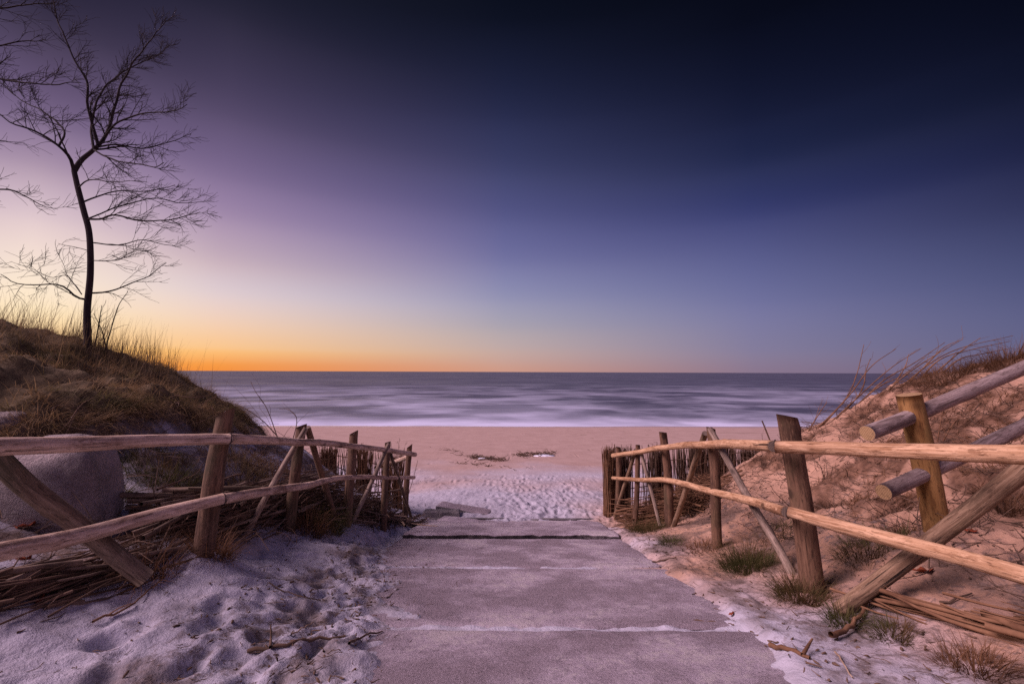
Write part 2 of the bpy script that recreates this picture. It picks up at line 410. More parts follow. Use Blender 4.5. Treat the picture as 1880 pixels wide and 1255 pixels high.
j = [ydep(1148), ydep(1040), ydep(986), ydep(959)]
H = H - 0.14 * np.exp(-((GY - (j[2] - 0.035)) / 0.05) ** 4) * (np.abs(GX) < 1.5) * sstep(-0.5, 0.0, fbm(GX * 3, GY * 0, 402, 3) + 0.3)
H = H - 0.10 * np.exp(-((GY - (j[3] + 0.03)) / 0.05) ** 4) * (np.abs(GX) < 1.5)
for k_ in (0, 1):                                   # sand heaped in the joints, with cracks
    w_ = (0.016, 0.035)[k_] + 0.04 * np.clip(fbm(GX * 2.5, GY * 0 + k_, 410, 4) + 0.1, 0, 1)
    H = H + np.exp(-((GY - j[k_] + 0.012 * fbm(GX * 3, GY * 0, 411)) / w_) ** 2) * inp * np.clip((0.004, 0.014)[k_] + 0.035 * fbm(GX * 2.4, GY * 5, 412, 5), -0.01, (0.022, 0.028)[k_])
HW = H + CZ
def hz(x, y):
    j = int(np.clip(np.searchsorted(gxs, x) - 1, 0, len(gxs) - 2)); i = int(np.clip(np.searchsorted(gys, y) - 1, 0, len(gys) - 2))
    a = (x - gxs[j]) / (gxs[j + 1] - gxs[j]); b = (y - gys[i]) / (gys[i + 1] - gys[i])
    return (HW[i, j] * (1 - a) + HW[i, j + 1] * a) * (1 - b) + (HW[i + 1, j] * (1 - a) + HW[i + 1, j + 1] * a) * b
def hzv(x, y):
    x = np.asarray(x, float); y = np.asarray(y, float)
    j = np.clip(np.searchsorted(gxs, x) - 1, 0, len(gxs) - 2); i = np.clip(np.searchsorted(gys, y) - 1, 0, len(gys) - 2)
    a = (x - gxs[j]) / (gxs[j + 1] - gxs[j]); b = (y - gys[i]) / (gys[i + 1] - gys[i])
    return (HW[i, j] * (1 - a) + HW[i, j + 1] * a) * (1 - b) + (HW[i + 1, j] * (1 - a) + HW[i + 1, j + 1] * a) * b
def mask_at(Mk, x, y):
    j = np.clip(np.searchsorted(gxs, x) - 1, 0, len(gxs) - 2); i = np.clip(np.searchsorted(gys, y) - 1, 0, len(gys) - 2)
    return Mk[i, j]
_t = np.concatenate([np.arange(1.2, 12, 0.01), np.arange(12, 60, 0.1)])
def hit(px, py):                               # where the line of sight through a pixel meets the ground
    d = ray(px, py)
    z = CZ + d[2] * _t; g = hzv(d[0] * _t, _t)
    ok = (z < g) & (_t < 60)
    if not ok.any() or (py < 800 and _t[np.argmax(ok)] > 12): return hit(px, py + 3)      # just above a crest: step down onto it
    k = np.argmax(ok)
    return np.array([d[0] * _t[k], _t[k], g[k]])

def ground_mat():
    m, nt, b = mat('sand_and_soil'); g = NT(nt)
    p = g.pos()
    turf_ = g.attr('turf').outputs['Fac']; lip = g.attr('lip').outputs['Fac']; dn = g.attr('dune').outputs['Fac']; wet = g.attr('wet').outputs['Fac']; tr = g.attr('trample').outputs['Fac']
    n1 = g.noise(p, 1.3, 5, 0.6); n2 = g.noise(p, 9, 6, 0.65); n3 = g.noise(p, 70, 4, 0.7); n4 = g.noise(p, 420, 2, 0.6)
    sand = g.mix(g.rng(n1, 0.3, 0.7), (0.50, 0.485, 0.535), (0.43, 0.41, 0.45))
    tan = g.mix(g.rng(n1, 0.3, 0.7), (0.49, 0.30, 0.195), (0.35, 0.205, 0.13))  # dune sand, with the warm light of that side put into its tan
    beach = g.mix(g.rng(n1, 0.3, 0.7), (0.45, 0.32, 0.268), (0.39, 0.27, 0.222))
    col = g.mix(dn, sand, tan)
    col = g.mix(wet, col, beach)
    # dirt and organic crumbs mixed into the trampled sand
    crumbs = g.rng(g.noise(p, 14, 9, 0.75, 0.4), 0.49, 0.60)
    col = g.mix(g.math('MULTIPLY', crumbs, g.math('ADD', 0.10, g.math('MULTIPLY', tr, 0.8))), col, (0.15, 0.11, 0.095))
    col = g.mix(g.math('MULTIPLY', g.rng(n3, 0.62, 0.74), g.math('ADD', 0.15, g.math('MULTIPLY', tr, 0.35))), col, (0.14, 0.10, 0.08))
    col = g.mix(g.rng(n4, 0.25, 0.75), g.mix(1.0, col, (0.86, 0.86, 0.86), 'MULTIPLY'), col)
    soil = g.mix(g.rng(n2, 0.35, 0.65), (0.055, 0.036, 0.024), (0.13, 0.088, 0.058))
    humus = g.mix(g.rng(n2, 0.35, 0.65), (0.075, 0.055, 0.030), (0.13, 0.095, 0.052))
    dirt = g.attr('dirt').outputs['Fac']
    col = g.mix(g.math('MULTIPLY', dirt, g.rng(n2, 0.3, 0.6, 0.6, 1.0)), col, g.mix(g.rng(n3, 0.35, 0.65), (0.075, 0.052, 0.04), (0.17, 0.125, 0.10)))
    humus = g.mix(dn, humus, g.mix(g.rng(n2, 0.35, 0.65), (0.075, 0.038, 0.022), (0.20, 0.11, 0.065)))
    col = g.mix(g.math('MULTIPLY', turf_, 1.0), col, humus)
    col = g.mix(g.math('MULTIPLY', lip, g.rng(n2, 0.25, 0.6, 0.55, 1.0)), col, soil)
    g.link(col, b.inputs['Base Color'])
    b.inputs['Roughness'].default_value = 0.95
    b.inputs['Specular IOR Level'].default_value = 0.15
    shore = g.attr('shore').outputs['Fac']
    g.link(g.rng(shore, 0, 1, 0.95, 0.30), b.inputs['Roughness'])
    g.link(g.rng(shore, 0, 1, 0.15, 0.6), b.inputs['Specular IOR Level'])
    h = g.math('ADD', g.math('MULTIPLY', n2, 1.0), g.math('ADD', g.math('MULTIPLY', n3, 0.28), g.math('MULTIPLY', n4, 0.05)))
    dry = g.math('SUBTRACT', 1.0, g.math('MULTIPLY', wet, 0.75))
    g.link(g.bump(g.math('MULTIPLY', h, dry), 0.7, 0.035), b.inputs['Normal'])
    return m
ny, nx = GX.shape
idx = np.arange(ny * nx).reshape(ny, nx)
Qg = np.stack([idx[:-1, :-1], idx[:-1, 1:], idx[1:, 1:], idx[1:, :-1]], -1).reshape(-1, 4)
me = raw_mesh('ground', np.stack([GX, GY, HW], -1).reshape(-1, 3), Qg)
shore_d = (HW - 0.0)
vattr(me, 'turf', np.clip(turf + 0.95 * turf_r * sstep(-0.3, 0.3, fbm(GX * 3, GY * 3, 91, 4) + 0.35) + lat * (1 - far), 0, 1))
vattr(me, 'lip', np.clip(lipband * sstep(-0.3, 0.3, fbm(GX * 3, GY * 3, 88) + 0.25), 0, 1))
vattr(me, 'dune', sstep(0.6, 2.2, GX - 0.6 * sstep(4.2, 2.6, GY) + 0.5 * fbm(GX, GY, 33)) * (1 - sstep(8, 10, GY)))
vattr(me, 'wet', sstep(9.5, 15.5, GY + 2.0 * fbm(GX * 0.35, GY * 0.5, 35)))
vattr(me, 'trample', np.exp(-((GX + 1.15) / 0.55) ** 2) * (1 - sstep(6, 7, GY)) * sstep(-0.2, 0.5, fbm(GX * 1.5, GY * 1.5, 36) + 0.35) + 0.5 * dune_r * sstep(0, 0.5, fbm(GX * 1.2, GY * 1.2, 37)) + 0.8 * sstep(1.3, 1.6, GX) * (GX < 3.2) * (GY < 8))
vattr(me, 'dirt', np.clip(np.maximum(dirt_l, dirt_r * (1 - inp)), 0, 1))
vattr(me, 'shore', sstep(0.16, 0.02, HW))
ground = link('ground', me, ground_mat()); tag(ground, kind='structure')

# ================================================================== sea
def sea_mat():
    m, nt, b = mat('sea_water'); g = NT(nt)
    p = g.pos()
    sx = g.n('ShaderNodeSeparateXYZ', {0: p})
    dist = sx.outputs[1]
    wa = g.noise(g.mapping(p, (0.10, 0.11, 1)), 1.0, 6, 0.55, 0.4)
    wb = g.noise(g.mapping(p, (0.028, 0.032, 1)), 1.0, 5, 0.55, 0.5)
    wc = g.noise(g.mapping(p, (0.22, 0.40, 1)), 1.0, 5, 0.6, 0.2)
    fa = g.rng(wa, 0.40, 0.68); fb = g.rng(wb, 0.40, 0.66)
    near = g.rng(dist, 34, 170, 1.0, 0.0, smooth=False)
    near2 = g.math('POWER', near, 1.6)
    mist = g.math('MULTIPLY', g.math('ADD', g.math('MULTIPLY', fa, 0.55), g.math('MULTIPLY', fb, 0.5)), g.math('ADD', 0.07, g.math('MULTIPLY', near2, 0.72)))
    wash = g.rng(g.math('ADD', dist, g.math('MULTIPLY', wc, 3.0)), 43, 34.5, 0.0, 0.6)
    fm = g.math('MINIMUM', g.math('ADD', mist, wash), 0.9)
    b.inputs['Base Color'].default_value = (0.03, 0.028, 0.04, 1)
    b.inputs['Roughness'].default_value = 0.32
    b.inputs['IOR'].default_value = 1.33
    g.link(g.rng(dist, 50, 300, 0.40, 0.10), b.inputs['Specular IOR Level'])
    hh = g.math('ADD', g.math('MULTIPLY', wa, 1.0), g.math('ADD', g.math('MULTIPLY', wb, 3.0), g.math('MULTIPLY', wc, 0.25)))
    g.link(g.bump(hh, 0.8, 0.9), b.inputs['Normal'])
    df = g.n('ShaderNodeBsdfDiffuse', {'Color': (0.60, 0.62, 0.76, 1)})
    wd = g.noise(g.mapping(p, (0.007, 0.016, 1)), 1.0, 4, 0.6, 0.5)
    chop = g.n('ShaderNodeBsdfDiffuse', {'Color': (0.07, 0.072, 0.105, 1)})
    body = g.n('ShaderNodeMixShader', {0: g.rng(wd, 0.35, 0.65, 0.25, 0.75), 1: b.outputs[0], 2: chop.outputs[0]})
    ms = g.n('ShaderNodeMixShader', {0: fm, 1: body.outputs[0], 2: df.outputs[0]})
    g.link(ms.outputs[0], nt.nodes['Material Output'].inputs[0])
    return m
sxs = np.concatenate([-np.array(geo(60, 30000, 30))[::-1], np.arange(-60, 60.1, 2.0), np.array(geo(60, 30000, 30))])
sys_ = np.concatenate([np.arange(30, 120, 0.5), np.array(geo(120, 30000, 90))])
SX, SY = np.meshgrid(sxs, sys_)
fade = np.exp(-SY / 500.0)
SZ = (0.13 * sstep(36, 60, SY) * fbm(SX * 0.03, SY * 0.16, 101, 3) + 0.25 * sstep(60, 140, SY) * fbm(SX * 0.012, SY * 0.06, 105, 2)) * fade + 0.012 * fbm(SX * 0.1, SY * 0.3, 111, 2)
ii = np.arange(SX.size).reshape(SX.shape)
me = raw_mesh('sea', np.stack([SX, SY, SZ], -1).reshape(-1, 3), np.stack([ii[:-1, :-1], ii[:-1, 1:], ii[1:, 1:], ii[1:, :-1]], -1).reshape(-1, 4))
sea = link('sea', me, sea_mat()); tag(sea, kind='structure')

# ================================================================== path of concrete slabs
def concrete(name, a, b_, sandy=0.5):
    m, nt, b = mat(name); g = NT(nt)
    p = g.pos()
    n1 = g.noise(p, 1.6, 5, 0.6); n2 = g.noise(p, 15, 9, 0.78, 0.6); n3 = g.noise(p, 55, 6, 0.8); n4 = g.noise(p, 260, 3, 0.7)
    col = g.mix(g.rng(n1, 0.40, 0.60), a, b_)
    col = g.mix(g.math('MULTIPLY', g.rng(g.noise(p, 4.5, 6, 0.7, 0.8), 0.50, 0.64), 0.5), col, tuple(x * 0.62 for x in a))
    col = g.mix(g.math('MULTIPLY', g.rng(n3, 0.47, 0.66), 0.75), col, tuple(x * 0.42 for x in a))
    col = g.mix(g.math('MULTIPLY', g.rng(n4, 0.50, 0.62), 0.7), col, tuple(min(1, x * 1.6) for x in b_))
    sandm = g.math('MULTIPLY', g.rng(g.math('ADD', g.math('MULTIPLY', n2, 0.5), g.math('MULTIPLY', n1, 0.5)), 0.515, 0.585), sandy)
    col = g.mix(sandm, col, (0.47, 0.42, 0.41))
    g.link(col, b.inputs['Base Color']); b.inputs['Roughness'].default_value = 0.92
    b.inputs['Specular IOR Level'].default_value = 0.2
    h = g.math('ADD', g.math('MULTIPLY', n3, 0.5), g.math('ADD', g.math('MULTIPLY', n4, 0.25), g.math('MULTIPLY', n2, 0.6)))
    g.link(g.bump(h, 1.0, 0.02), b.inputs['Normal'])
    return m
M['concrete'] = concrete('worn_concrete', (0.22, 0.178, 0.188), (0.41, 0.35, 0.385), 0.9)
M['concrete_dark'] = concrete('dark_concrete', (0.13, 0.12, 0.12), (0.20, 0.18, 0.175), 0.3)  # darker concrete: end strip, short block, sides of the broken pieces
M['edge'] = concrete('shaded_slab_edge', (0.035, 0.03, 0.03), (0.075, 0.062, 0.06), 0.25)  # shade of the open joints put into the colour of the slab sides
def slab_mesh(name, x0, x1, y0, y1, lift, thick=0.16, seed=0, slope=-0.209, z0=-0.92, n=(90, 46)):
    xs = np.linspace(x0, x1, n[0]); ys = np.linspace(y0, y1, n[1])
    A, B = np.meshgrid(xs, ys)
    ex = np.minimum(A - x0, x1 - A); ey = np.minimum(B - y0, y1 - B)
    e = np.minimum(ex, ey)
    Zt = z0 + slope * B + lift + 0.004 * fbm(A * 2, B * 2, seed + 1, 3) + 0.0025 * fbm(A * 18, B * 18, seed + 2, 3)
    Zt = Zt - 0.02 * np.exp(-e / 0.018) - 0.03 * np.exp(-e / 0.03) * np.clip(fbm(A * 3, B * 3, seed + 5, 4) - 0.05, 0, 1)
    A2 = A + np.where(ex < 1e-6, 0.022 * fbm(A * 4, B * 4, seed + 7, 4), 0); B2 = B + np.where(ey < 1e-6, 0.02 * fbm(A * 4, B * 4 + 9, seed + 8, 4), 0)
    top = np.stack([A2, B2, Zt + CZ], -1).reshape(-1, 3)
    iq = np.arange(A.size).reshape(A.shape)
    Q = list(np.stack([iq[:-1, :-1], iq[:-1, 1:], iq[1:, 1:], iq[1:, :-1]], -1).reshape(-1, 4))
    rim = list(iq[0, :]) + list(iq[1:, -1]) + list(iq[-1, -2::-1]) + list(iq[-2:0:-1, 0])
    base = len(top)
    low = top[rim].copy(); low[:, 2] -= thick
    V = np.vstack([top, low]); k = len(rim)
    for i in range(k):
        j = (i + 1) % k
        Q.append((rim[j], rim[i], base + i, base + j))
    me = raw_mesh(name, V, np.array(Q), smooth=True)
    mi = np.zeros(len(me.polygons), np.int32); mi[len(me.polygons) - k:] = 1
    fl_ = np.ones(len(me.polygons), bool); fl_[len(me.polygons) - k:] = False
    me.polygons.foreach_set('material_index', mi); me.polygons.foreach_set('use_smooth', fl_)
    return me
path = bpy.data.objects.new('path', None); C.objects.link(path); path.location = (0, 0, 0); tag(path, kind='structure')
bounds = [(-2.2, -0.62), (-0.6, j[0] - 0.009), (j[0] + 0.009, j[1] - 0.02), (j[1] + 0.02, j[2] - 0.07), (j[2] - 0.005, j[3])]
for i, (a, b_) in enumerate(bounds):
    x0, x1 = (-1.5, 1.5)
    lift = 0.05 if i == 4 else 0.0
    sm = slab_mesh('concrete_slab', x0, x1, a, b_, lift, seed=200 + 20 * i)
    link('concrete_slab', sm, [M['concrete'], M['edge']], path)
link('dark_end_strip', slab_mesh('dark_end_strip', -1.45, 1.5, j[3] + 0.05, j[3] + 0.17, 0.075, seed=377, n=(60, 8)), [M['concrete_dark'], M['edge']], path)  # low dark strip along the far end of the last slab

# ================================================================== logs
def resample(pts, rad, step):
    pts = np.asarray(pts, float); rad = np.asarray(rad, float)
    if len(pts) > 2:                                   # Catmull-Rom through the traced points
        pp = np.vstack([2 * pts[0] - pts[1], pts, 2 * pts[-1] - pts[-2]]); rr = np.r_[rad[0], rad, rad[-1]]
        o, orr = [], []
        for i in range(1, len(pp) - 2):
            for t in np.linspace(0, 1, 8, endpoint=False):
                a, b, c, d = pp[i - 1:i + 3]
                o.append(0.5 * ((2 * b) + (-a + c) * t + (2 * a - 5 * b + 4 * c - d) * t * t + (-a + 3 * b - 3 * c + d) * t ** 3))
                orr.append(rr[i] * (1 - t) + rr[i + 1] * t)
        o.append(pts[-1]); orr.append(rad[-1]); pts = np.array(o); rad = np.array(orr)
    s = np.r_[0, np.cumsum(np.linalg.norm(np.diff(pts, axis=0), axis=1))]
    n = max(2, int(s[-1] / step) + 1)
    q = np.linspace(0, s[-1], n)
    return np.stack([np.interp(q, s, pts[:, k]) for k in range(3)], -1), np.interp(q, s, rad), q
def frames(pts):
    t = np.gradient(pts, axis=0); t /= np.linalg.norm(t, axis=1)[:, None] + 1e-12
    up = np.array([0, 0, 1.0]) if abs(t[0, 2]) < 0.9 else np.array([0, 1.0, 0])
    n = np.cross(t[0], up); n /= np.linalg.norm(n)
    N, B = [], []
    for k in range(len(pts)):
        n = n - t[k] * np.dot(n, t[k]); n /= np.linalg.norm(n) + 1e-12
        N.append(n.copy()); B.append(np.cross(t[k], n))
    return t, np.array(N), np.array(B)
def log(name, pts, rad, m, parent, wob=0.012, knots=4, cut0=None, cut1=None, cap=None, sides=18, rough=0.05, label=None):
    """A natural pole along pts; cut1 = slant of the sawn end as a vector."""
    k_ = {'rail': 0.9 if m is M['pole'] else 0.8, 'post': 0.77, 'brace': 0.72}.get(name, 1.0)
    p, r, s = resample(pts, np.asarray(rad, float) * k_, 0.05)
    L = s[-1]; sd_ = random.randint(0, 9999)
    w = np.sin(np.clip(s / L, 0, 1) * np.pi)[:, None]
    p = p + w * wob * np.stack([perlin(s * 1.1, s * 0 + 0.3, sd_), perlin(s * 1.1, s * 0 + 7.3, sd_ + 1), perlin(s * 1.1, s * 0 + 3.3, sd_ + 2)], -1)
    t, N, B = frames(p)
    th = np.linspace(0, 2 * np.pi, sides, endpoint=False)
    ks = [(random.uniform(0.05, 0.95) * L, random.uniform(0, 2 * np.pi), random.uniform(0.10, 0.24)) for _ in range(knots)]
    V, G = [], []
    go = np.array([random.uniform(0, 50) for _ in range(3)])
    for k in range(len(p)):
        rr = r[k] * (1 + rough * perlin(np.cos(th) * 1.3 + s[k] * 2.0, np.sin(th) * 1.3 + s[k] * 1.1, sd_ + 5) + 0.5 * rough * perlin(np.cos(th) * 4, s[k] * 1.2 + np.sin(th) * 4, sd_ + 6))
        for (ss, aa, hh) in ks:
            da = np.angle(np.exp(1j * (th - aa)))
            rr = rr + r[k] * hh * np.exp(-((s[k] - ss) / 0.045) ** 2 - (da / 0.45) ** 2)
        ring = p[k] + np.outer(np.cos(th) * rr, N[k]) + np.outer(np.sin(th) * rr, B[k])
        for cut, kk in ((cut0, 0), (cut1, len(p) - 1)):
            if cut is not None and k == kk:
                ring = ring + np.outer((ring - p[k]) @ np.asarray(cut, float), t[k])
        V.append(ring); G.append(np.stack([np.cos(th) * r[k], np.sin(th) * r[k], np.full(sides, s[k])], -1))
    V = np.concatenate(V); G = np.concatenate(G); n = len(p)
    Q = [(k * sides + a, k * sides + (a + 1) % sides, (k + 1) * sides + (a + 1) % sides, (k + 1) * sides + a) for k in range(n - 1) for a in range(sides)]
    T = []
    # caps: an own ring so that the rim stays crisp, plus a centre
    for kk, flip in ((0, True), (n - 1, False)):
        b0 = len(V); ring = V[kk * sides:(kk + 1) * sides]; c = ring.mean(0)
        V = np.vstack([V, c + (ring - c) * 0.985, c[None]]); gg = G[kk * sides:(kk + 1) * sides]
        G = np.vstack([G, gg, gg.mean(0)[None]])
        for a in range(sides):
            a2 = (a + 1) % sides
            q = (kk * sides + a, kk * sides + a2, b0 + a2, b0 + a)
            Q.append(q[::-1] if not flip else q)
            tt = (b0 + a, b0 + a2, b0 + sides)
            T.append(tt if not flip else tt[::-1])
    me = raw_mesh(name, V - off(parent), Q, T)
    vattr(me, 'grain', G + go, 'FLOAT_VECTOR')
    o = link(name, me, [m, cap or M['end']], parent)
    mi = np.zeros(len(me.polygons), np.int32); mi[len(Q):] = 1
    sm = np.ones(len(me.polygons), bool); sm[len(Q) - 2 * sides:] = False
    me.polygons.foreach_set('use_smooth', sm)
    me.polygons.foreach_set('material_index', mi)
    if label: o['label'] = label
    return o

TIES = []
# ---- left fence
def base_pt(px, py, d):
    p = P(px, py, d); p[2] = hz(p[0], p[1]) - 0.18
    return p
fl = thing('log_fence', (-2.05, 5.0, hz(-2.05, 5.0)), 'rustic log fence along the boulder side of the concrete path, below the bare tree', 'fence', 'log fences along the path')
for (bx, by, bd, tx_, ty, td, r0, r1, cut) in [
        (368, 1012, 3.0, 415, 757, 3.05, 0.076, 0.064, (0.7, 0, 0)), (528, 974, 4.6, 554, 781, 4.62, 0.068, 0.060, (0.5, 0, 0)),
        (635, 968, 5.6, 650, 793, 5.62, 0.068, 0.062, (0.6, 0, 0.0)), (703, 977, 6.6, 712, 811, 6.6, 0.058, 0.052, (0.3, 0, 0)),
        (742, 954, 7.7, 752, 818, 7.7, 0.062, 0.056, (0.9, 0, 0))]:
    log('post', [base_pt(bx, by, bd), P((bx + tx_) / 2, (by + ty) / 2, (bd + td) / 2), P(tx_, ty, td)], [r0 * 1.05, r0, r1], M['post'], fl, cut1=cut, knots=3)
# rails
log('rail', [P(-90, 823, 1.62), P(0, 820, 1.85), P(150, 816, 2.2), P(290, 809, 2.58), P(424, 805, 2.92)], [0.046, 0.046, 0.047, 0.043, 0.041], M['rail'], fl, knots=5)
log('rail', [P(420, 805, 2.90), P(500, 808, 3.5), P(560, 811, 4.4), P(650, 818, 5.45), P(710, 826, 6.5), P(762, 834, 7.65)], [0.041, 0.040, 0.042, 0.041, 0.043, 0.046], M['rail'], fl, knots=9)
log('rail', [P(-90, 1036, 1.62), P(0, 1012, 1.85), P(150, 980, 2.2), P(300, 941, 2.6), P(412, 914, 2.9)], [0.047, 0.048, 0.046, 0.044, 0.041], M['rail'], fl, knots=5)
log('rail', [P(408, 916, 2.88), P(480, 903, 3.5), P(560, 891, 4.4), P(600, 880, 5.0), P(635, 876, 5.45), P(705, 877, 6.5), P(760, 876, 7.65)], [0.041, 0.043, 0.042, 0.038, 0.037, 0.037, 0.036], M['rail'], fl, knots=9)
# braces
log('brace', [P(-40, 800, 2.12), P(70, 910, 2.22), P(160, 985, 2.34), P(268, 1062, 2.48)], [0.066, 0.064, 0.062, 0.058], M['brace'], fl, wob=0.03, knots=4, rough=0.12, label='thick split brace with a long crack')
log('brace', [P(562, 786, 4.45), P(500, 890, 4.15), P(436, 1012, 3.85)], [0.036, 0.035, 0.038], M['greybrace'], fl, knots=4, cut0=(0.5, 0, 0.4))
log('brace', [P(564, 784, 4.78), P(588, 860, 5.05), P(614, 948, 5.35)], [0.045, 0.044, 0.045], M['post'], fl, knots=3)
log('brace', [P(714, 814, 6.45), P(682, 885, 6.15), P(648, 956, 5.85)], [0.038, 0.037, 0.04], M['greybrace'], fl, knots=4)
log('brace', [P(716, 830, 6.75), P(736, 893, 7.05), P(755, 950, 7.35)], [0.034, 0.034, 0.034], M['brace'], fl, knots=2)
log('rail', [P(752, 838, 7.8), P(722, 848, 8.1), P(690, 858, 8.5)], [0.047, 0.045, 0.043], M['rail'], fl, knots=2, label='short return rail behind the end post')

# ---- right fence
fr = thing('log_fence', (2.25, 5.0, hz(2.25, 5.0)), 'rustic log fence along the sandy dune side of the concrete path', 'fence', 'log fences along the path')
for (bx, by, bd, tx_, ty, td, r0, r1, cut) in [
        (1497, 1087, 3.3, 1444, 763, 3.32, 0.094, 0.084, (-0.35, 0, 0)), (1317, 1007, 5.0, 1305, 785, 5.0, 0.066, 0.058, (-0.4, 0, 0)),
        (1230, 964, 6.55, 1217, 793, 6.6, 0.080, 0.070, (-0.2, 0, 0)), (1162, 982, 7.1, 1171, 816, 7.25, 0.052, 0.046, (0, 0, 0)),
        (1131, 954, 7.9, 1135, 820, 7.9, 0.060, 0.054, (-0.2, 0, 0))]:
    log('post', [base_pt(bx, by, bd), P((bx + tx_) / 2 + 3, (by + ty) / 2, (bd + td) / 2), P(tx_, ty, td)], [r0 * 1.04, r0, r1], M['post_warmlit'], fr, cut1=cut, knots=3)
log('rail', [P(1960, 838, 2.0), P(1880, 835, 2.18), P(1760, 832, 2.45), P(1600, 826, 2.8), P(1424, 820, 3.16)], [0.058, 0.058, 0.057, 0.055, 0.052], M['rail_warmlit'], fr, knots=5)
log('rail', [P(1421, 819, 3.18), P(1340, 815, 4.2), P(1300, 816, 4.85), P(1212, 821, 6.42), P(1175, 829, 7.0), P(1125, 836, 7.8)], [0.050, 0.052, 0.050, 0.048, 0.045, 0.045], M['rail_warmlit'], fr, knots=9)
log('rail', [P(1960, 1080, 1.95), P(1880, 1056, 2.13), P(1740, 1018, 2.45), P(1590, 978, 2.8), P(1447, 939, 3.14)], [0.052, 0.052, 0.051, 0.050, 0.046], M['rail_warmlit'], fr, knots=5)
log('rail', [P(1445, 940, 3.16), P(1385, 922, 3.9), P(1320, 905, 4.85), P(1225, 882, 6.4), P(1175, 881, 7.0), P(1125, 877, 7.8)], [0.045, 0.045, 0.046, 0.046, 0.040, 0.036], M['rail_warmlit'], fr, knots=9)
log('brace', [P(1905, 838, 2.5), P(1720, 990, 2.72), P(1538, 1122, 2.86)], [0.072, 0.066, 0.060], M['brace_warmlit'], fr, wob=0.015, knots=4, label='thick straight brace crossing the lower rail')
log('brace', [P(1303, 787, 4.85), P(1370, 905, 4.3), P(1418, 985, 3.95), P(1468, 1078, 3.55)], [0.042, 0.046, 0.044, 0.042], M['greybrace'], fr, knots=5)
log('brace', [P(1295, 795, 5.15), P(1266, 880, 5.8), P(1236, 968, 6.35)], [0.047, 0.047, 0.047], M['brace_warmlit'], fr, knots=3)
log('brace', [P(1175, 824, 7.1), P(1192, 890, 6.9), P(1212, 965, 6.7)], [0.037, 0.037, 0.036], M['greybrace'], fr, knots=3)
log('brace', [P(1167, 825, 7.35), P(1147, 890, 7.55), P(1128, 948, 7.75)], [0.040, 0.040, 0.040], M['brace_warmlit'], fr, knots=3)

M['wire'] = flat_mat('rusty_wire', (0.02, 0.016, 0.014), (0.05, 0.035, 0.03), 40)
def tie(c, d, r, parent):
    d = np.asarray(d, float); d /= np.linalg.norm(d); n = np.cross(d, (0, 0, 1)); n /= np.linalg.norm(n); b = np.cross(d, n)
    a = np.linspace(0, 2 * np.pi, 20)
    ring = np.asarray(c) + r * (np.outer(np.cos(a), n) + np.outer(np.sin(a), b))
    stick_obj('wire_tie', [(ring, np.full(20, 0.003))], M['wire'], parent)
for f_, lst_ in ((fr, [((1424, 819, 3.165), (1560, 824, 2.9), 0.0545), ((1448, 940, 3.14), (1560, 970, 2.87), 0.0485)]), (fl, [((421, 805, 2.91), (330, 809, 2.7), 0.0435), ((410, 915, 2.89), (330, 934, 2.7), 0.0435)])):
    for a_, b_, r_ in lst_: TIES.append((P(*a_), P(*b_) - P(*a_), r_ * 0.81, f_))
# ---- turned-pole handrail on the dune
ft = thing('pole_handrail', tuple(hit(1722, 985)), 'smooth round pole handrail climbing the dune behind the dune-side log fence', 'fence')
log('post', [base_pt(1726, 990, 3.25), P(1700, 860, 3.25), P(1668, 724, 3.25)], [0.098, 0.098, 0.096], M['turned'], ft, wob=0.003, knots=2, rough=0.012, cap=M['end_fresh'], sides=24)
log('rail', [P(1592, 795, 3.08), P(1690, 757, 3.26), P(1960, 640, 3.66)], [0.056, 0.056, 0.056], M['pole'], ft, wob=0.003, knots=2, rough=0.012, cap=M['end_fresh'])
log('rail', [P(1622, 903, 3.08), P(1712, 862, 3.26), P(1960, 744, 3.66)], [0.056, 0.056, 0.056], M['pole'], ft, wob=0.003, knots=2, rough=0.012, cap=M['end_fresh'])
# stake beyond
fs = thing('wooden_stake', tuple(hit(1418, 812)), 'thin leaning stake standing alone beyond the thick post', 'stake')
p0 = hit(1418, 815)
log('stick', [p0 - np.array([0, 0, 0.15]), P(1399, 772, p0[1] - 0.1)], [0.035, 0.03], M['post'], fs, knots=1)

# ================================================================== thin sticks
def tubes(lst, sides=5):
    """lst of (pts, radii) -> V, Q of many thin branches in one mesh."""
    V, Q, b0 = [], [], 0
    th = np.linspace(0, 2 * np.pi, sides, endpoint=False); c, s_ = np.cos(th), np.sin(th)
    for pts, rad in lst:
        pts = np.asarray(pts, float); t, N, B = frames(pts); n = len(pts)
        rr = np.asarray(rad, float)[:, None, None]
        V.append((pts[:, None, :] + rr * (c[None, :, None] * N[:, None, :] + s_[None, :, None] * B[:, None, :])).reshape(-1, 3))
        k, a = np.meshgrid(np.arange(n - 1), np.arange(sides), indexing='ij'); a2 = (a + 1) % sides
        Q.append((b0 + np.stack([k * sides + a, k * sides + a2, (k + 1) * sides + a2, (k + 1) * sides + a], -1)).reshape(-1, 4))
        b0 += n * sides
    return np.concatenate(V), np.concatenate(Q)
def stick_obj(name, lst, m, parent=None, sides=6):
    V, Q = tubes(lst, sides)
    o0 = off(parent) if parent is not None else V[:1].mean(0)
    me = raw_mesh(name, V - o0, Q)
    o = link(name, me, m, parent)
    if parent is None: o.location = tuple(o0)
    return o
for t_ in TIES: tie(*t_)
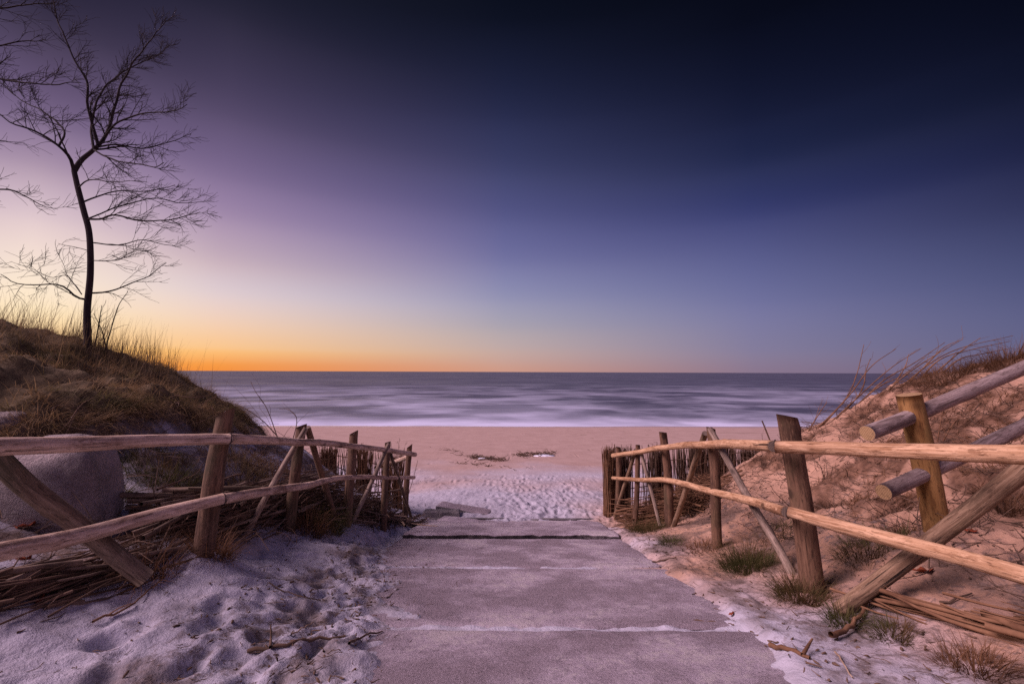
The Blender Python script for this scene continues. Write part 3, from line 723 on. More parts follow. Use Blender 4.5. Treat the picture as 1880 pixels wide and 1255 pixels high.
def rand_stick(p, d, L, r, bend=0.08, n=6, up=0.0):
    d = np.asarray(d, float); d /= np.linalg.norm(d)
    s = np.linspace(0, 1, n)[:, None]
    b1 = rng.normal(0, 1, 3) * bend * L; b2 = rng.normal(0, 1, 3) * bend * 0.4 * L
    pts = p + d * L * s + b1 * (s * (1 - s)) * 2 + b2 * np.sin(s * 7) * 0.5
    pts[:, 2] += up * (s[:, 0] ** 2)
    return pts, np.linspace(r, r * 0.45, n)

def brush_pile(label, spine, n_big, n_small, width, height, Lr, m_big, m_small, name='brushwood_pile', dirs=None, group=None, jit=0.16):
    """Cut branches laid along a line on the ground."""
    spine = np.asarray(spine, float)
    mid = spine[len(spine) // 2]
    th_ = thing(name, (mid[0], mid[1], hz(mid[0], mid[1])), label, 'brushwood', group)
    s = np.r_[0, np.cumsum(np.linalg.norm(np.diff(spine, axis=0), axis=1))]
    small = []
    for i in range(n_big + n_small):
        q = random.uniform(0, s[-1]); k = min(np.searchsorted(s, q, 'right') - 1, len(spine) - 2)
        f = (q - s[k]) / (s[k + 1] - s[k]); c = spine[k] * (1 - f) + spine[k + 1] * f
        d = spine[k + 1] - spine[k]; d = d / np.linalg.norm(d)
        if random.random() < 0.5: d = -d
        perp = np.array([-d[1], d[0]])
        w = random.gauss(0, 0.5) * width; c = c + perp * w
        d = d + perp * random.gauss(0, jit)
        L = random.uniform(*Lr); big = i < n_big
        if not big: L *= random.uniform(0.35, 1.0)
        r = random.uniform(0.011, 0.019) if big else random.uniform(0.0035, 0.009)
        hh = abs(random.gauss(0, 0.5)) if not big else random.uniform(0.2, 1.0)
        lift = 0.01 + height * hh * math.exp(-(w / width) ** 2)
        st = c - d[:2] * L / 2; en_ = c + d[:2] * L / 2
        z0 = hz(*st) * 0.5 + hz(*c) * 0.5; z1 = hz(*en_) * 0.5 + hz(*c) * 0.5
        a = np.array([st[0], st[1], z0 + lift + random.gauss(0, 0.03)]); b = np.array([en_[0], en_[1], z1 + lift + random.gauss(0, 0.04)])
        tb = rand_stick(a, b - a, np.linalg.norm(b - a), r, 0.035)
        if big: stick_obj('branch', [tb], m_big, th_)
        else: small.append(tb)
    o = stick_obj('twigs', small, m_small, th_, 5); o['kind'] = 'stuff'
    return th_
G2 = lambda px, py: hit(px, py)[:2]
brush_pile('heap of cut branches under the boulder-side fence, at the foot of the boulder', [(-2.85, 1.5), (-2.5, 2.0), (-2.33, 2.4), (-2.25, 2.7)], 30, 360, 0.15, 0.09, (0.4, 0.85), M['stick'], M['twig'], group='brushwood along the boulder-side fence')
brush_pile('heap of cut branches packed behind the tall slanted post of the boulder-side fence', [(-2.35, 3.25), (-2.35, 3.7), (-2.38, 4.3), (-2.4, 4.9)], 46, 460, 0.2, 0.3, (0.5, 1.2), M['stick'], M['twig'], group='brushwood along the boulder-side fence')
brush_pile('heap of tangled branches between the far posts of the boulder-side fence', [(-2.35, 5.0), (-2.25, 5.8), (-2.1, 6.6), (-2.0, 7.5)], 40, 480, 0.26, 0.42, (0.5, 1.3), M['stick'], M['twig'], group='brushwood along the boulder-side fence', jit=0.35)
brush_pile('tangle of light driftwood sticks at the corner of the last slab, boulder side', [(-1.95, 7.0), (-1.75, 7.5), (-1.45, 7.75)], 14, 160, 0.16, 0.12, (0.25, 0.6), M['stick_pale'], M['stick'], jit=0.8)
brush_pile('tangle of reddish branches behind the far posts of the dune-side fence', [(1.95, 7.4), (2.35, 7.3), (2.6, 6.9), (3.2, 7.6)], 30, 520, 0.30, 0.36, (0.5, 1.3), M['twig_warm'], M['twig_warm'], jit=0.6)
brush_pile('bundle of long straight reeds lying in sand under the crossing brace', [(2.22, 2.72), (2.35, 2.4), (2.48, 2.05), (2.62, 1.6)], 16, 80, 0.06, 0.05, (0.5, 1.0), M['twig_warm'], M['twig_warm'], name='brushwood_bundle', jit=0.05)
# horizontal poles beside the boulder
wp = thing('woven_poles', tuple(hit(300, 945)), 'row of horizontal poles stacked beside the boulder', 'brushwood')
for k, (yy, x0, x1) in enumerate([(908, 222, 420), (918, 236, 470), (931, 232, 420), (941, 238, 400), (900, 300, 520)]):
    d0 = 3.35 + 0.03 * k
    log('pole', [P(x0, yy, d0), P((x0 + x1) / 2, yy - 1 + random.uniform(-3, 3), d0 + 0.12), P(x1, yy - 4, d0 + 0.5)], [0.021, 0.018, 0.014], M['brace'], wp, knots=2, sides=10)

# ---- upright brushwood screens
def screen(label, pts, hgt, n, r, m, gap=0.0, lean=0.05, bind=True):
    pts = np.asarray(pts, float); c = pts.mean(0)
    th_ = thing('brushwood_screen', (c[0], c[1], hz(c[0], c[1])), label, 'screen')
    s = np.r_[0, np.cumsum(np.linalg.norm(np.diff(pts, axis=0), axis=1))]
    lst = []
    for i in range(n):
        q = random.uniform(0, s[-1]); x = np.interp(q, s, pts[:, 0]); y = np.interp(q, s, pts[:, 1])
        if gap and perlin(q * 6.0, 0.5, 71) < -0.12 and random.random() < gap: continue
        x += random.gauss(0, 0.025); y += random.gauss(0, 0.03)
        top = np.interp(q, s, hgt) + random.gauss(0, 0.045) + 0.06 * float(perlin(q * 5, 0.2, 5))
        z = hz(x, y) - 0.05
        if top - z < 0.15: continue
        lst.append(rand_stick(np.array([x, y, z]), (random.gauss(0, lean), random.gauss(0, lean), 1), top - z, random.uniform(0.6, 1.4) * r, 0.02, 6))
    o = stick_obj('stalks', lst, m, th_, 5); o['kind'] = 'stuff'
    if bind:
        for f in (0.35, 0.75):
            bp = []
            for q in np.linspace(0, s[-1], 14):
                x = np.interp(q, s, pts[:, 0]); y = np.interp(q, s, pts[:, 1]); z = hz(x, y); bp.append((x, y - 0.045, z + (np.interp(q, s, hgt) - z) * f))
            stick_obj('binding_rod', [(np.array(bp), np.full(14, 0.008))], m, th_)
    return th_
zpx = lambda px, py, d: P(px, py, d)[2]
screen('tight upright bundle of brushwood closing the far end of the dune-side fence', [P(1111, 900, 8.15)[:2], P(1128, 900, 8.2)[:2]], [zpx(1111, 824, 8.15), zpx(1128, 826, 8.2)], 150, 0.007, M['twig_warm'], lean=0.03)
screen('gappy upright brushwood screen running behind the dune-side fence into the dune', [P(1130, 900, 8.3)[:2], P(1250, 880, 8.4)[:2], P(1410, 850, 8.5)[:2]], [zpx(1130, 826, 8.3), zpx(1250, 820, 8.4), zpx(1410, 822, 8.5)], 1300, 0.0085, M['twig'], gap=0.97)
screen('upright brushwood screen running behind the boulder-side fence', [P(588, 860, 8.3)[:2], P(660, 860, 8.3)[:2], P(738, 880, 8.2)[:2]], [zpx(588, 824, 8.3), zpx(660, 822, 8.3), zpx(738, 838, 8.2)], 800, 0.007, M['twig_warm'], gap=0.9, lean=0.09)

# ---- loose sticks on the sand
def ground_stick(label, pix, r, m, side=None, lift=0.012, name='stick'):
    pts = [hit(*q) for q in pix]; pts = [p + np.array([0, 0, lift]) for p in pts]
    pp, rr, _ = resample(pts, np.linspace(r, r * 0.55, len(pts)), 0.04)
    pp = pp + 0.004 * rng.normal(0, 1, pp.shape)
    pp[:, 2] = np.maximum(pp[:, 2], [hz(a[0], a[1]) + r * 0.5 for a in pp])
    lst = [(pp, rr)]
    if side:
        for q in side:
            sp = [hit(*w) + np.array([0, 0, lift + 0.02 * k]) for k, w in enumerate(q)]
            lst.append(resample(sp, np.linspace(r * 0.7, r * 0.35, len(sp)), 0.04)[:2])
    o = stick_obj(name, lst, m, None, 7)
    return tag(o, label, 'stick', 'loose sticks on the sand')
ground_stick('long dark forked stick lying on the trampled sand beside the slabs', [(456, 1197), (520, 1190), (580, 1183), (636, 1172)], 0.010, M['twig'], [[(496, 1192), (497, 1178), (496, 1168)]])
ground_stick('short dark twig touching the edge of the nearest slab', [(640, 1184), (668, 1172), (700, 1164)], 0.007, M['twig'])
ground_stick('thin pale straw beside the forked stick', [(536, 1168), (556, 1158), (577, 1146)], 0.004, M['stick_pale'])
ground_stick('brown twig slanting over the sand below the split brace', [(172, 1146), (232, 1122), (270, 1092), (300, 1064)], 0.006, M['twig_warm'], [[(195, 1136), (215, 1130), (240, 1128)]])
ground_stick('thin curved twig on sand between the near boulder-side post and the slabs', [(494, 1074), (520, 1090), (560, 1100), (590, 1106)], 0.004, M['twig'])
ground_stick('thick broken reddish stick on sand at the dune-side edge of the nearest slab', [(1413, 1187), (1445, 1197), (1487, 1212)], 0.014, M['twig_warm'], [[(1474, 1207), (1484, 1198), (1492, 1192)]])
ground_stick('curved root arching down from the reed bundle', [(1526, 1178), (1556, 1164), (1580, 1138), (1591, 1106)], 0.015, M['twig_warm'], lift=0.03)
ground_stick('pale peeled twig on the sand below the curved root', [(1534, 1199), (1547, 1220), (1562, 1248)], 0.005, M['stick_pale'])
ground_stick('small dark twig lying across the slab joint near the red leaf', [(1266, 1142), (1290, 1144), (1321, 1145)], 0.006, M['twig'])
ground_stick('dark twig reaching over the dune-side edge of the second slab', [(1198, 1034), (1222, 1030), (1242, 1025)], 0.008, M['twig'])
ground_stick('thin dark twig on sand beyond the thick broken stick', [(1478, 1222), (1500, 1228), (1512, 1230)], 0.005, M['twig'])
ground_stick('bent grey twig on the sand behind the lower rail', [(1726, 1110), (1750, 1106), (1786, 1094)], 0.007, M['twig'])
ground_stick('short brown twig below the curved twig on the trampled sand', [(712, 1102), (722, 1092), (744, 1076)], 0.006, M['stick'])
# small crumbs of bark and twig
lst = []
for i in range(2600):
    u = random.random()
    if u < 0.45: x, y = random.gauss(-1.15, 0.4), random.uniform(1.6, 6)
    elif u < 0.85: x, y = random.uniform(1.25, 3.6), random.uniform(1.6, 6.5)
    else: x, y = random.uniform(-2.6, 2.6), random.uniform(7.5, 12)
    L = random.uniform(0.008, 0.05) if random.random() < 0.88 else random.uniform(0.06, 0.16)
    lst.append(rand_stick(np.array([x, y, hz(x, y) + 0.006]), (random.gauss(0, 1), random.gauss(0, 1), 0.05), L, random.choice((0.0015, 0.002, 0.003, 0.005)) if L < 0.06 else 0.002, 0.16, 5))
for i in range(900):
    x, y = (random.uniform(1.3, 3.4), random.uniform(1.6, 6.5)) if i % 3 else (random.gauss(-1.25, 0.3), random.uniform(1.6, 5))
    if float(fbm(x * 2.0, y * 2.0, 66, 3)) < -0.1: continue
    L = random.uniform(0.010, 0.04)
    pts_, _r = rand_stick(np.array([x, y, hz(x, y) + 0.002]), (random.gauss(0, 1), random.gauss(0, 1), 0.25), L, 1.0, 0.15, 5)
    lst.append((pts_, np.array([0.2, 0.9, 1.0, 0.8, 0.15]) * random.uniform(0.0025, 0.008)))
tag(stick_obj('litter', lst, M['twig'], None, 4), 'small bits of bark and twig scattered over the sand', 'litter', kind='stuff')

# ---- dead leaves
def leaf(label, px, py, size):
    p = hit(px, py); n = 9
    V, T = [(0, 0, 0)], []
    for k in range(14):
        a = k / 14 * 2 * math.pi; rr = size * (0.55 + 0.45 * abs(math.cos(a)) + random.uniform(-0.15, 0.15))
        V.append((rr * math.cos(a), 0.65 * rr * math.sin(a), size * (0.35 * math.cos(2 * a) ** 2 + random.uniform(0, 0.25))))
    T = [(0, 1 + k, 1 + (k + 1) % 14) for k in range(14)]
    me = raw_mesh('dead_leaf', V, None, T)
    o = link('dead_leaf', me, M['leaf'], None, tuple(p + np.array([0, 0, 0.012]))); o.rotation_euler = (random.uniform(-.3, .3), random.uniform(-.3, .3), random.uniform(0, 6))
    md = o.modifiers.new('thick', 'SOLIDIFY'); md.thickness = 0.002
    return tag(o, label, 'leaf', 'dead red leaves')
leaf('large curled red leaf on sand between brace and lower rail', 1695, 1053, 0.055)
leaf('small red leaf on the joint of the nearest slab', 1343, 1131, 0.022)
leaf('red leaf at the foot of the smooth round post', 1783, 979, 0.035)
leaf('red leaf on sand between boulder and lower boulder-side rail', 42, 1032, 0.05)
leaf('orange red leaf in the brushwood below the split brace', 74, 1106, 0.03)
leaf('dark red leaf at the base of the boulder', 45, 972, 0.06)

# ================================================================== boulder, broken concrete, puddles
def boulder(label, c, size, rotz, seed, sub=5):
    import bmesh
    bm = bmesh.new(); bmesh.ops.create_icosphere(bm, subdivisions=sub, radius=1.0)
    V = np.array([v.co[:] for v in bm.verts]); T = np.array([[v.index for v in f.verts] for f in bm.faces]); bm.free()
    pw = np.sign(V) * np.abs(V) ** 0.6
    n = 0.17 * perlin(V[:, 0] * 1.3 + V[:, 2], V[:, 1] * 1.3 - V[:, 2] * 0.7, seed) + 0.03 * fbm(V[:, 0] * 4 + V[:, 2] * 3, V[:, 1] * 4 - V[:, 2] * 3, seed + 3, 4)
    pw = pw * (1 + n)[:, None] * np.array(size)
    me = raw_mesh('boulder', pw, None, T)
    m, nt, b = mat('granite'); g = NT(nt)
    v = g.n('ShaderNodeTexCoord').outputs['Object']
    a1 = g.noise(v, 3, 5, 0.6); a2 = g.noise(v, 45, 5, 0.7); a3 = g.noise(v, 130, 3, 0.6)
    col = g.mix(g.rng(a1, 0.35, 0.65), (0.44, 0.36, 0.33), (0.24, 0.195, 0.18))
    col = g.mix(g.math('MULTIPLY', g.rng(a2, 0.45, 0.68), 0.6), col, (0.34, 0.30, 0.28))
    col = g.mix(g.math('MULTIPLY', g.rng(a3, 0.52, 0.68), 0.6), col, (0.06, 0.05, 0.05))
    g.link(col, b.inputs['Base Color']); b.inputs['Roughness'].default_value = 0.85
    g.link(g.bump(g.math('ADD', g.math('MULTIPLY', a1, 2.0), g.math('ADD', a2, g.math('MULTIPLY', a3, 0.4))), 1.0, 0.03), b.inputs['Normal'])
    o = link('boulder', me, m, None, tuple(c)); o.rotation_euler = (0.12, -0.1, rotz)
    return tag(o, label, 'boulder')
pb = P(116, 898, 3.20)
boulder('big flat-sided granite boulder behind the boulder-side log fence', pb, (0.30, 0.25, 0.36), 0.25, 3)
pb2 = hit(8, 768) - np.array([0, 0, 0.05])
boulder('smaller brown stone half buried in the turf bank above the boulder', pb2, (0.13, 0.12, 0.10), 0.6, 9, 4)
def block(label, px0, px1, w, h, z_off, m, name='concrete_block'):
    a, b = px0, px1
    L = np.linalg.norm((b - a)[:2]); 
    sm = slab_mesh(name, 0, L, -w / 2, w / 2, 0, thick=h, seed=random.randint(0, 999), slope=0.0, z0=-CZ, n=(40, 14))
    o = link(name, sm, [m, M['concrete_dark']], None)
    ang = math.atan2(b[1] - a[1], b[0] - a[0])
    o.rotation_euler = (0, -math.atan2(b[2] - a[2], L) , ang)
    o.location = (a[0], a[1], a[2] + z_off)
    return tag(o, label, 'concrete', 'broken concrete at the end of the path')
def gp(x, y, dz): return np.array([x, y, hz(x, y) + dz])
block('dark short concrete block at the far corner of the path', gp(-1.56, j[3] + 0.22, 0.10), gp(-0.92, j[3] + 0.24, 0.09), 0.2, 0.3, 0, M['concrete_dark'])
block('long broken concrete piece half sunk in sand just behind the last slab', gp(-1.22, 8.02, 0.11), gp(0.05, 7.62, 0.012), 0.26, 0.3, 0, M['concrete'])
block('broken concrete piece lying farthest onto the beach, behind the others', gp(-1.36, 8.75, 0.10), gp(-0.35, 8.45, 0.01), 0.30, 0.3, 0, M['concrete'])
def puddle(px, py, rx, ry, label):
    p = hit(px, py); k = 40; a = np.linspace(0, 2 * np.pi, k, endpoint=False)
    rr = 1 + 0.35 * perlin(np.cos(a) * 1.7, np.sin(a) * 1.7, int(px))
    xs, ys = rx * rr * np.cos(a), ry * rr * np.sin(a)
    zs = max(hzv(p[0] + xs, p[1] + ys)) + 0.006 - p[2]
    V = np.vstack([np.stack([xs, ys, np.full(k, zs)], -1), [[0, 0, zs + 0.012]], np.stack([xs * 1.04, ys * 1.04, np.full(k, zs - 0.10)], -1)])
    T = [(i, (i + 1) % k, k) for i in range(k)]
    Q = [(k + 1 + i, k + 1 + (i + 1) % k, (i + 1) % k, i) for i in range(k)]
    m, nt, b = mat('ice'); b.inputs['Base Color'].default_value = (0.72, 0.72, 0.78, 1); b.inputs['Roughness'].default_value = 0.4
    o = link('ice_patch', raw_mesh('ice_patch', V, Q, T), m, None, tuple(p))
    return tag(o, label, 'ice', 'white patches on the beach')
puddle(1000, 837, 0.34, 0.22, 'larger white patch beside a line of dark seaweed on the beach')
puddle(889, 842, 0.22, 0.16, 'smaller white patch among scattered seaweed on the beach')
lst = []
for (x0, y0, x1, y1, n) in [(862, 840, 925, 846, 150), (945, 837, 1015, 833, 170), (800, 822, 870, 838, 22), (830, 850, 960, 862, 30)]:
    for i in range(n):
        t = random.random(); p = hit(x0 + (x1 - x0) * t + random.gauss(0, 5), y0 + (y1 - y0) * t + random.gauss(0, 1.5))
        lst.append(rand_stick(p + np.array([0, 0, random.uniform(0.0, 0.06)]), (random.gauss(0, 1), random.gauss(0, 0.6), random.gauss(0, 0.2)), random.uniform(0.08, 0.3), random.uniform(0.006, 0.014), 0.2, 5))
tag(stick_obj('seaweed', lst, M['twig'], None, 4), 'dark seaweed washed up around the white patches', 'seaweed', kind='stuff')

# ================================================================== grass
def blades(base, L, az, lean, w, seg=4, curl=0.6):
    """Vectorised grass blades -> V, Q, rnd."""
    n = len(base); t = np.linspace(0, 1, seg + 1)
    d = np.stack([np.cos(az), np.sin(az)], -1)
    side = np.stack([-np.sin(az + rng.normal(0, 0.8, n)), np.cos(az + rng.normal(0, 0.8, n)), np.zeros(n)], -1)
    ang = lean[:, None] + curl * lean[:, None] * t[None, :] ** 1.3 * 1.4
    ang = np.minimum(ang, 2.7)
    stp = (L / seg)[:, None]
    hx = np.concatenate([np.zeros((n, 1)), np.cumsum(np.sin(ang[:, :-1]) * stp, 1)], 1); hz_ = np.concatenate([np.zeros((n, 1)), np.cumsum(np.cos(ang[:, :-1]) * stp, 1)], 1)
    c = np.concatenate([base[:, None, :2] + d[:, None, :] * hx[..., None], (base[:, 2:3] + hz_)[..., None]], -1)
    ww = w[:, None] * (1 - 0.9 * t[None, :] ** 1.5)
    l = c - side[:, None, :] * ww[..., None]; r = c + side[:, None, :] * ww[..., None]
    V = np.stack([l, r], 2).reshape(n, (seg + 1) * 2, 3)
    q = np.array([[2 * k, 2 * k + 1, 2 * k + 3, 2 * k + 2] for k in range(seg)])
    Q = (np.arange(n)[:, None, None] * (seg + 1) * 2 + q[None]).reshape(-1, 4)
    return V.reshape(-1, 3), Q, np.repeat(rng.random(n), (seg + 1) * 2)
def grass_obj(name, V, Q, rn, m, origin):
    me = raw_mesh(name, V - np.asarray(origin), Q); vattr(me, 'rnd', rn)
    return link(name, me, m, None, tuple(origin))
WIND = 0.0     # blades lean to +x
def cover(n, x0, x1, y0, y1, dens, Lr, w, leanr, az_sd):
    x = rng.uniform(x0, x1, n); y = rng.uniform(y0, y1, n)
    keep = rng.random(n) < dens(x, y); x, y = x[keep], y[keep]; n = len(x)
    b = np.stack([x, y, hzv(x, y) - 0.01], -1)
    cl = fbm(x * 2.5, y * 2.5, 300, 3)
    L = rng.uniform(*Lr, n) * (1 + 0.6 * cl)
    az = WIND + 2.2 * fbm(x * 1.6, y * 1.6, 301, 2) + rng.normal(0, az_sd, n)
    return blades(b, L, az, np.abs(rng.uniform(*leanr, n)), np.full(n, w) * rng.uniform(0.6, 1.4, n))
V, Q, rn = cover(150000, -9, -3.3, 1.5, 9.3, lambda x, y: np.clip(mask_at(turf, x, y) * (0.55 + 0.9 * fbm(x * 1.4, y * 1.4, 310, 3)), 0.0, 1) * np.clip(1.3 - np.abs(x + 4.5) / 6, 0.2, 1), (0.07, 0.2), 0.0022, (0.5, 1.5), 0.9)
tag(grass_obj('turf_grass', V, Q, rn, M['turf'], (-5, 5, hz(-5, 5))), 'matted brown grass covering the bank with the tree', 'grass', kind='stuff')
def crest_d(x, y): return np.clip(mask_at(turf, x, y), 0, 1) * np.exp(-((hzv(x, y) - CZ - 0.2) / 0.4) ** 2) * (y > 5) * (0.3 + 0.7 * (fbm(x * 1.5, y * 1.5, 320, 2) > 0))
V, Q, rn = cover(9000, -9.5, -4.2, 4.8, 8.8, crest_d, (0.25, 0.62), 0.0020, (0.05, 0.5), 0.7)
tag(grass_obj('dune_grass', V, Q, rn, M['dry'], (-6, 7, hz(-6, 7))), 'tall thin dune grass standing along the grassy crest against the glow', 'grass', kind='stuff')
V, Q, rn = cover(150000, 2.6, 8, 2.4, 8.6, lambda x, y: np.clip(mask_at(turf_r, x, y) * (0.6 + 0.9 * fbm(x * 2, y * 2, 330, 3)), 0, 1), (0.06, 0.2), 0.0027, (0.6, 1.7), 0.9)
tag(grass_obj('dune_grass', V, Q, rn, M['brown'], (5, 5, hz(5, 5))), 'flattened dead brown grass in patches on the sandy dune', 'grass', kind='stuff')
def lip_d(x, y): return np.clip(np.exp(-((x - np.interp(y, gys, tx.mean(1) * 0 + np.array([tx[i, np.searchsorted(gxs, -3.9)] for i in range(len(gys))])) + 0.12) / 0.16) ** 2), 0, 1)
V, Q, rn = cover(60000, -5.2, -3.2, 1.5, 8.6, lip_d, (0.10, 0.32), 0.0022, (0.9, 1.6), 0.5)
tag(grass_obj('hanging_grass', V, Q, rn, M['turf'], (-3.9, 5, hz(-3.9, 5))), 'brown grass and rootlets hanging over the lip of the grassy bank', 'grass', kind='stuff')
lst = []
for i in range(2600):
    if i < 1000: x, y = random.uniform(-3.9, -2.1), random.uniform(2.2, 8)
    else: x, y = random.uniform(2.6, 6), random.uniform(2.2, 8)
    L = random.uniform(0.08, 0.5)
    lst.append(rand_stick(np.array([x, y, hz(x, y) + 0.01]), (random.gauss(0, 1), random.gauss(0, 1), random.uniform(-0.1, 0.5)), L, random.uniform(0.002, 0.005), 0.18, 5))
tag(stick_obj('dead_twigs', lst, M['twig'], None, 4), 'dead twigs and stalks strewn over both dune slopes', 'litter', kind='stuff')
def tuft(label, px, py, n, rad, Lr, m, grp='grass tufts along the fences'):
    n = int(n * 1.5); rad *= 1.2; Lr = (Lr[0] * 1.2, Lr[1] * 1.35)
    c = hit(px, py); a = rng.uniform(0, 2 * np.pi, n); r = rad * np.sqrt(rng.random(n))
    x, y = c[0] + r * np.cos(a), c[1] + r * np.sin(a)
    b = np.stack([x, y, hzv(x, y) - 0.015], -1)
    V, Q, rn = blades(b, rng.uniform(*Lr, n), a + rng.normal(0, 0.7, n), np.abs(rng.normal(0.45, 0.3, n)) + 0.4 * r / rad, rng.uniform(0.0012, 0.0026, n), 4, 0.9)
    return tag(grass_obj('grass_tuft', V, Q, rn, m, c), label, 'grass', grp)
tuft('big dark green tuft between thin brace and path edge', 1372, 1042, 900, 0.16, (0.10, 0.24), M['green'])
tuft('green tuft hugging the foot of the thick dune-side post', 1470, 1098, 600, 0.12, (0.08, 0.2), M['green'])
tuft('green and dry tuft on sand between thick post and smooth post', 1600, 1016, 500, 0.18, (0.06, 0.17), M['green'])
tuft('low tuft beside the smooth round post, partly dry', 1665, 980, 350, 0.15, (0.06, 0.15), M['brown'])
tuft('small green tuft below the lower end of the crossing brace', 1552, 1142, 260, 0.07, (0.05, 0.14), M['green'])
tuft('low green tuft growing through the reed bundle', 1640, 1165, 300, 0.08, (0.04, 0.10), M['green'])
tuft('brown dry tuft at the lower end of the reed bundle', 1790, 1225, 380, 0.10, (0.05, 0.12), M['brown'])
tuft('bright green tuft at the dune-side corner of the last slab', 1187, 975, 700, 0.20, (0.08, 0.2), M['green'])
tuft('small green tuft on the sand slope above the third slab', 1232, 998, 260, 0.10, (0.06, 0.14), M['green'])
tuft('thin dry tuft beside the round foot of the fourth dune-side post', 1290, 1008, 300, 0.16, (0.05, 0.14), M['brown'])
tuft('sparse tuft behind the thin leaning brace of the dune-side fence', 1440, 985, 300, 0.2, (0.05, 0.16), M['green'])
tuft('dark bushy tuft on sand behind the brace, under the handrail', 1845, 935, 320, 0.12, (0.06, 0.16), M['brown'])
tuft('green tuft behind the brushwood of the dune-side fence', 1215, 905, 400, 0.2, (0.1, 0.25), M['green'])
tuft('tall mixed tuft between the second and third boulder-side posts', 592, 965, 700, 0.16, (0.12, 0.30), M['green'])
tuft('dry tuft hanging over the sand beside the third boulder-side post', 562, 975, 500, 0.14, (0.12, 0.28), M['brown'])
tuft('dry tuft at the foot of the near slanted boulder-side post', 388, 1012, 420, 0.10, (0.06, 0.17), M['brown'])
tuft('thin dry tuft under the end of the split brace', 270, 1045, 420, 0.12, (0.08, 0.22), M['brown'])
tuft('greenish tuft on the slope behind the near boulder-side post', 300, 862, 800, 0.26, (0.08, 0.2), M['green'])
tuft('dry tuft on the slope beneath the grassy bank', 440, 862, 900, 0.30, (0.10, 0.24), M['dry'])
tuft('dry tuft behind the second boulder-side post', 500, 872, 700, 0.26, (0.10, 0.24), M['brown'])
tuft('shaggy brown tuft on the sandy dune crest below the longest bent stems', 1745, 690, 900, 0.35, (0.10, 0.26), M['brown'])
tuft('shaggy brown tuft at the highest point of the sandy dune', 1852, 664, 1100, 0.4, (0.12, 0.30), M['brown'])
tuft('small green tuft at the foot of the boulder', 208, 915, 260, 0.08, (0.08, 0.18), M['green'])

# ================================================================== trees and bare shrubs
def sub_branches(par, pr, n, Lr, bias, spread, depth, out, t0=0.2, minr=0.0022):
    """Grow side shoots off a polyline, recursively."""
    par = np.asarray(par, float); m_ = len(par)
    seglen = np.linalg.norm(par[-1] - par[0])
    for i in range(n):
        t = t0 + (1 - t0) * (i + random.random()) / n
        f = t * (m_ - 1); k = min(int(f), m_ - 2); u = f - k
        p = par[k] * (1 - u) + par[k + 1] * u
        d = par[k + 1] - par[k]; d = d / (np.linalg.norm(d) + 1e-9)
        r = max(minr, (pr[k] * (1 - u) + pr[k + 1] * u) * random.uniform(0.4, 0.62))
        side = rng.normal(0, 1, 3); side -= d * side.dot(d); side /= np.linalg.norm(side) + 1e-9
        dd = d * random.uniform(0.5, 1.0) + side * spread * random.uniform(0.6, 1.2) + bias
        dd /= np.linalg.norm(dd)
        L = random.uniform(*Lr) * (1.15 - 0.6 * t)
        ns = 6; pts = [p]; cd = dd.copy()
        for s_ in range(ns - 1):
            cd = cd + rng.normal(0, 0.17, 3) + bias * 0.16; cd /= np.linalg.norm(cd)
            pts.append(pts[-1] + cd * L / (ns - 1))
        pts = np.array(pts); rad = np.linspace(r, max(minr * 0.7, r * 0.35), ns)
        out.append((pts, rad))
        if depth > 0: sub_branches(pts, rad, max(2, int(n * 0.75)), (Lr[0] * 0.45, Lr[1] * 0.5), bias, spread, depth - 1, out, 0.15, minr)
def px_line(pix, d0, d1):
    n = len(pix); return [P(a, b, d0 + (d1 - d0) * k / max(1, n - 1)) for k, (a, b) in enumerate(pix)]
def build_tree(label, trunk, tr_r, limbs, bias, n1, Lr, name='bare_tree', depth=2):
    base = trunk[0]
    th_ = thing(name, tuple(base), label, 'tree')
    tp, tr_, _ = resample(trunk, tr_r, 0.06)
    stick_obj('trunk', [(tp, tr_)], M['twig_dark'], th_, 12)
    tw = []
    for pts, rad in limbs:
        pp, rr, _ = resample(pts, rad, 0.07)
        pp = pp + 0.012 * np.stack([perlin(np.arange(len(pp)) * 0.35, np.full(len(pp), k + 0.5), random.randint(0, 999)) for k in range(3)], -1) * np.linspace(0, 1, len(pp))[:, None] * 2
        stick_obj('branch', [(pp, rr)], M['twig_dark'], th_, 8)
        L = np.linalg.norm(np.diff(pp, axis=0), axis=1).sum()
        sub_branches(pp, rr, max(4, int(n1 * L)), (Lr[0], Lr[1]), bias, 0.75, depth - 1, tw, 0.12)
    o = stick_obj('twigs', tw, M['twig_dark'], th_, 4); o['kind'] = 'stuff'
    return th_
D = 6.5
tb = hit(160, 641); D = tb[1]
trunk = [tb - np.array([0, 0, 0.15])] + [P(a, b, D) for a, b in [(161, 630), (160, 570), (166, 500), (164, 430), (154, 388), (143, 345), (136, 314)]]
limbs = []
def limb(pix, dd, r0, r1=0.005):
    pts = px_line(pix, D, D + dd); limbs.append((pts, np.linspace(r0 * 0.8, r1 * 0.8, len(pts))))
limb([(136, 314), (150, 293), (172, 275), (193, 250), (207, 212), (222, 160), (258, 95), (305, 40)], 0.3, 0.042, 0.006)
limb([(136, 314), (128, 290), (108, 268), (62, 240), (20, 225), (-30, 190)], -0.4, 0.030)
limb([(180, 266), (170, 230), (160, 190), (160, 150), (130, 95), (100, 20), (92, -30)], -0.3, 0.026)
limb([(108, 268), (118, 240), (80, 205), (40, 185), (0, 150)], 0.6, 0.018)
limb([(172, 275), (168, 235), (180, 180), (215, 140), (270, 110), (310, 85)], 0.7, 0.022)
limb([(193, 250), (215, 225), (262, 208), (310, 205), (345, 190)], -0.5, 0.018)
limb([(178, 270), (215, 265), (262, 272), (310, 262), (350, 245)], 0.5, 0.017)
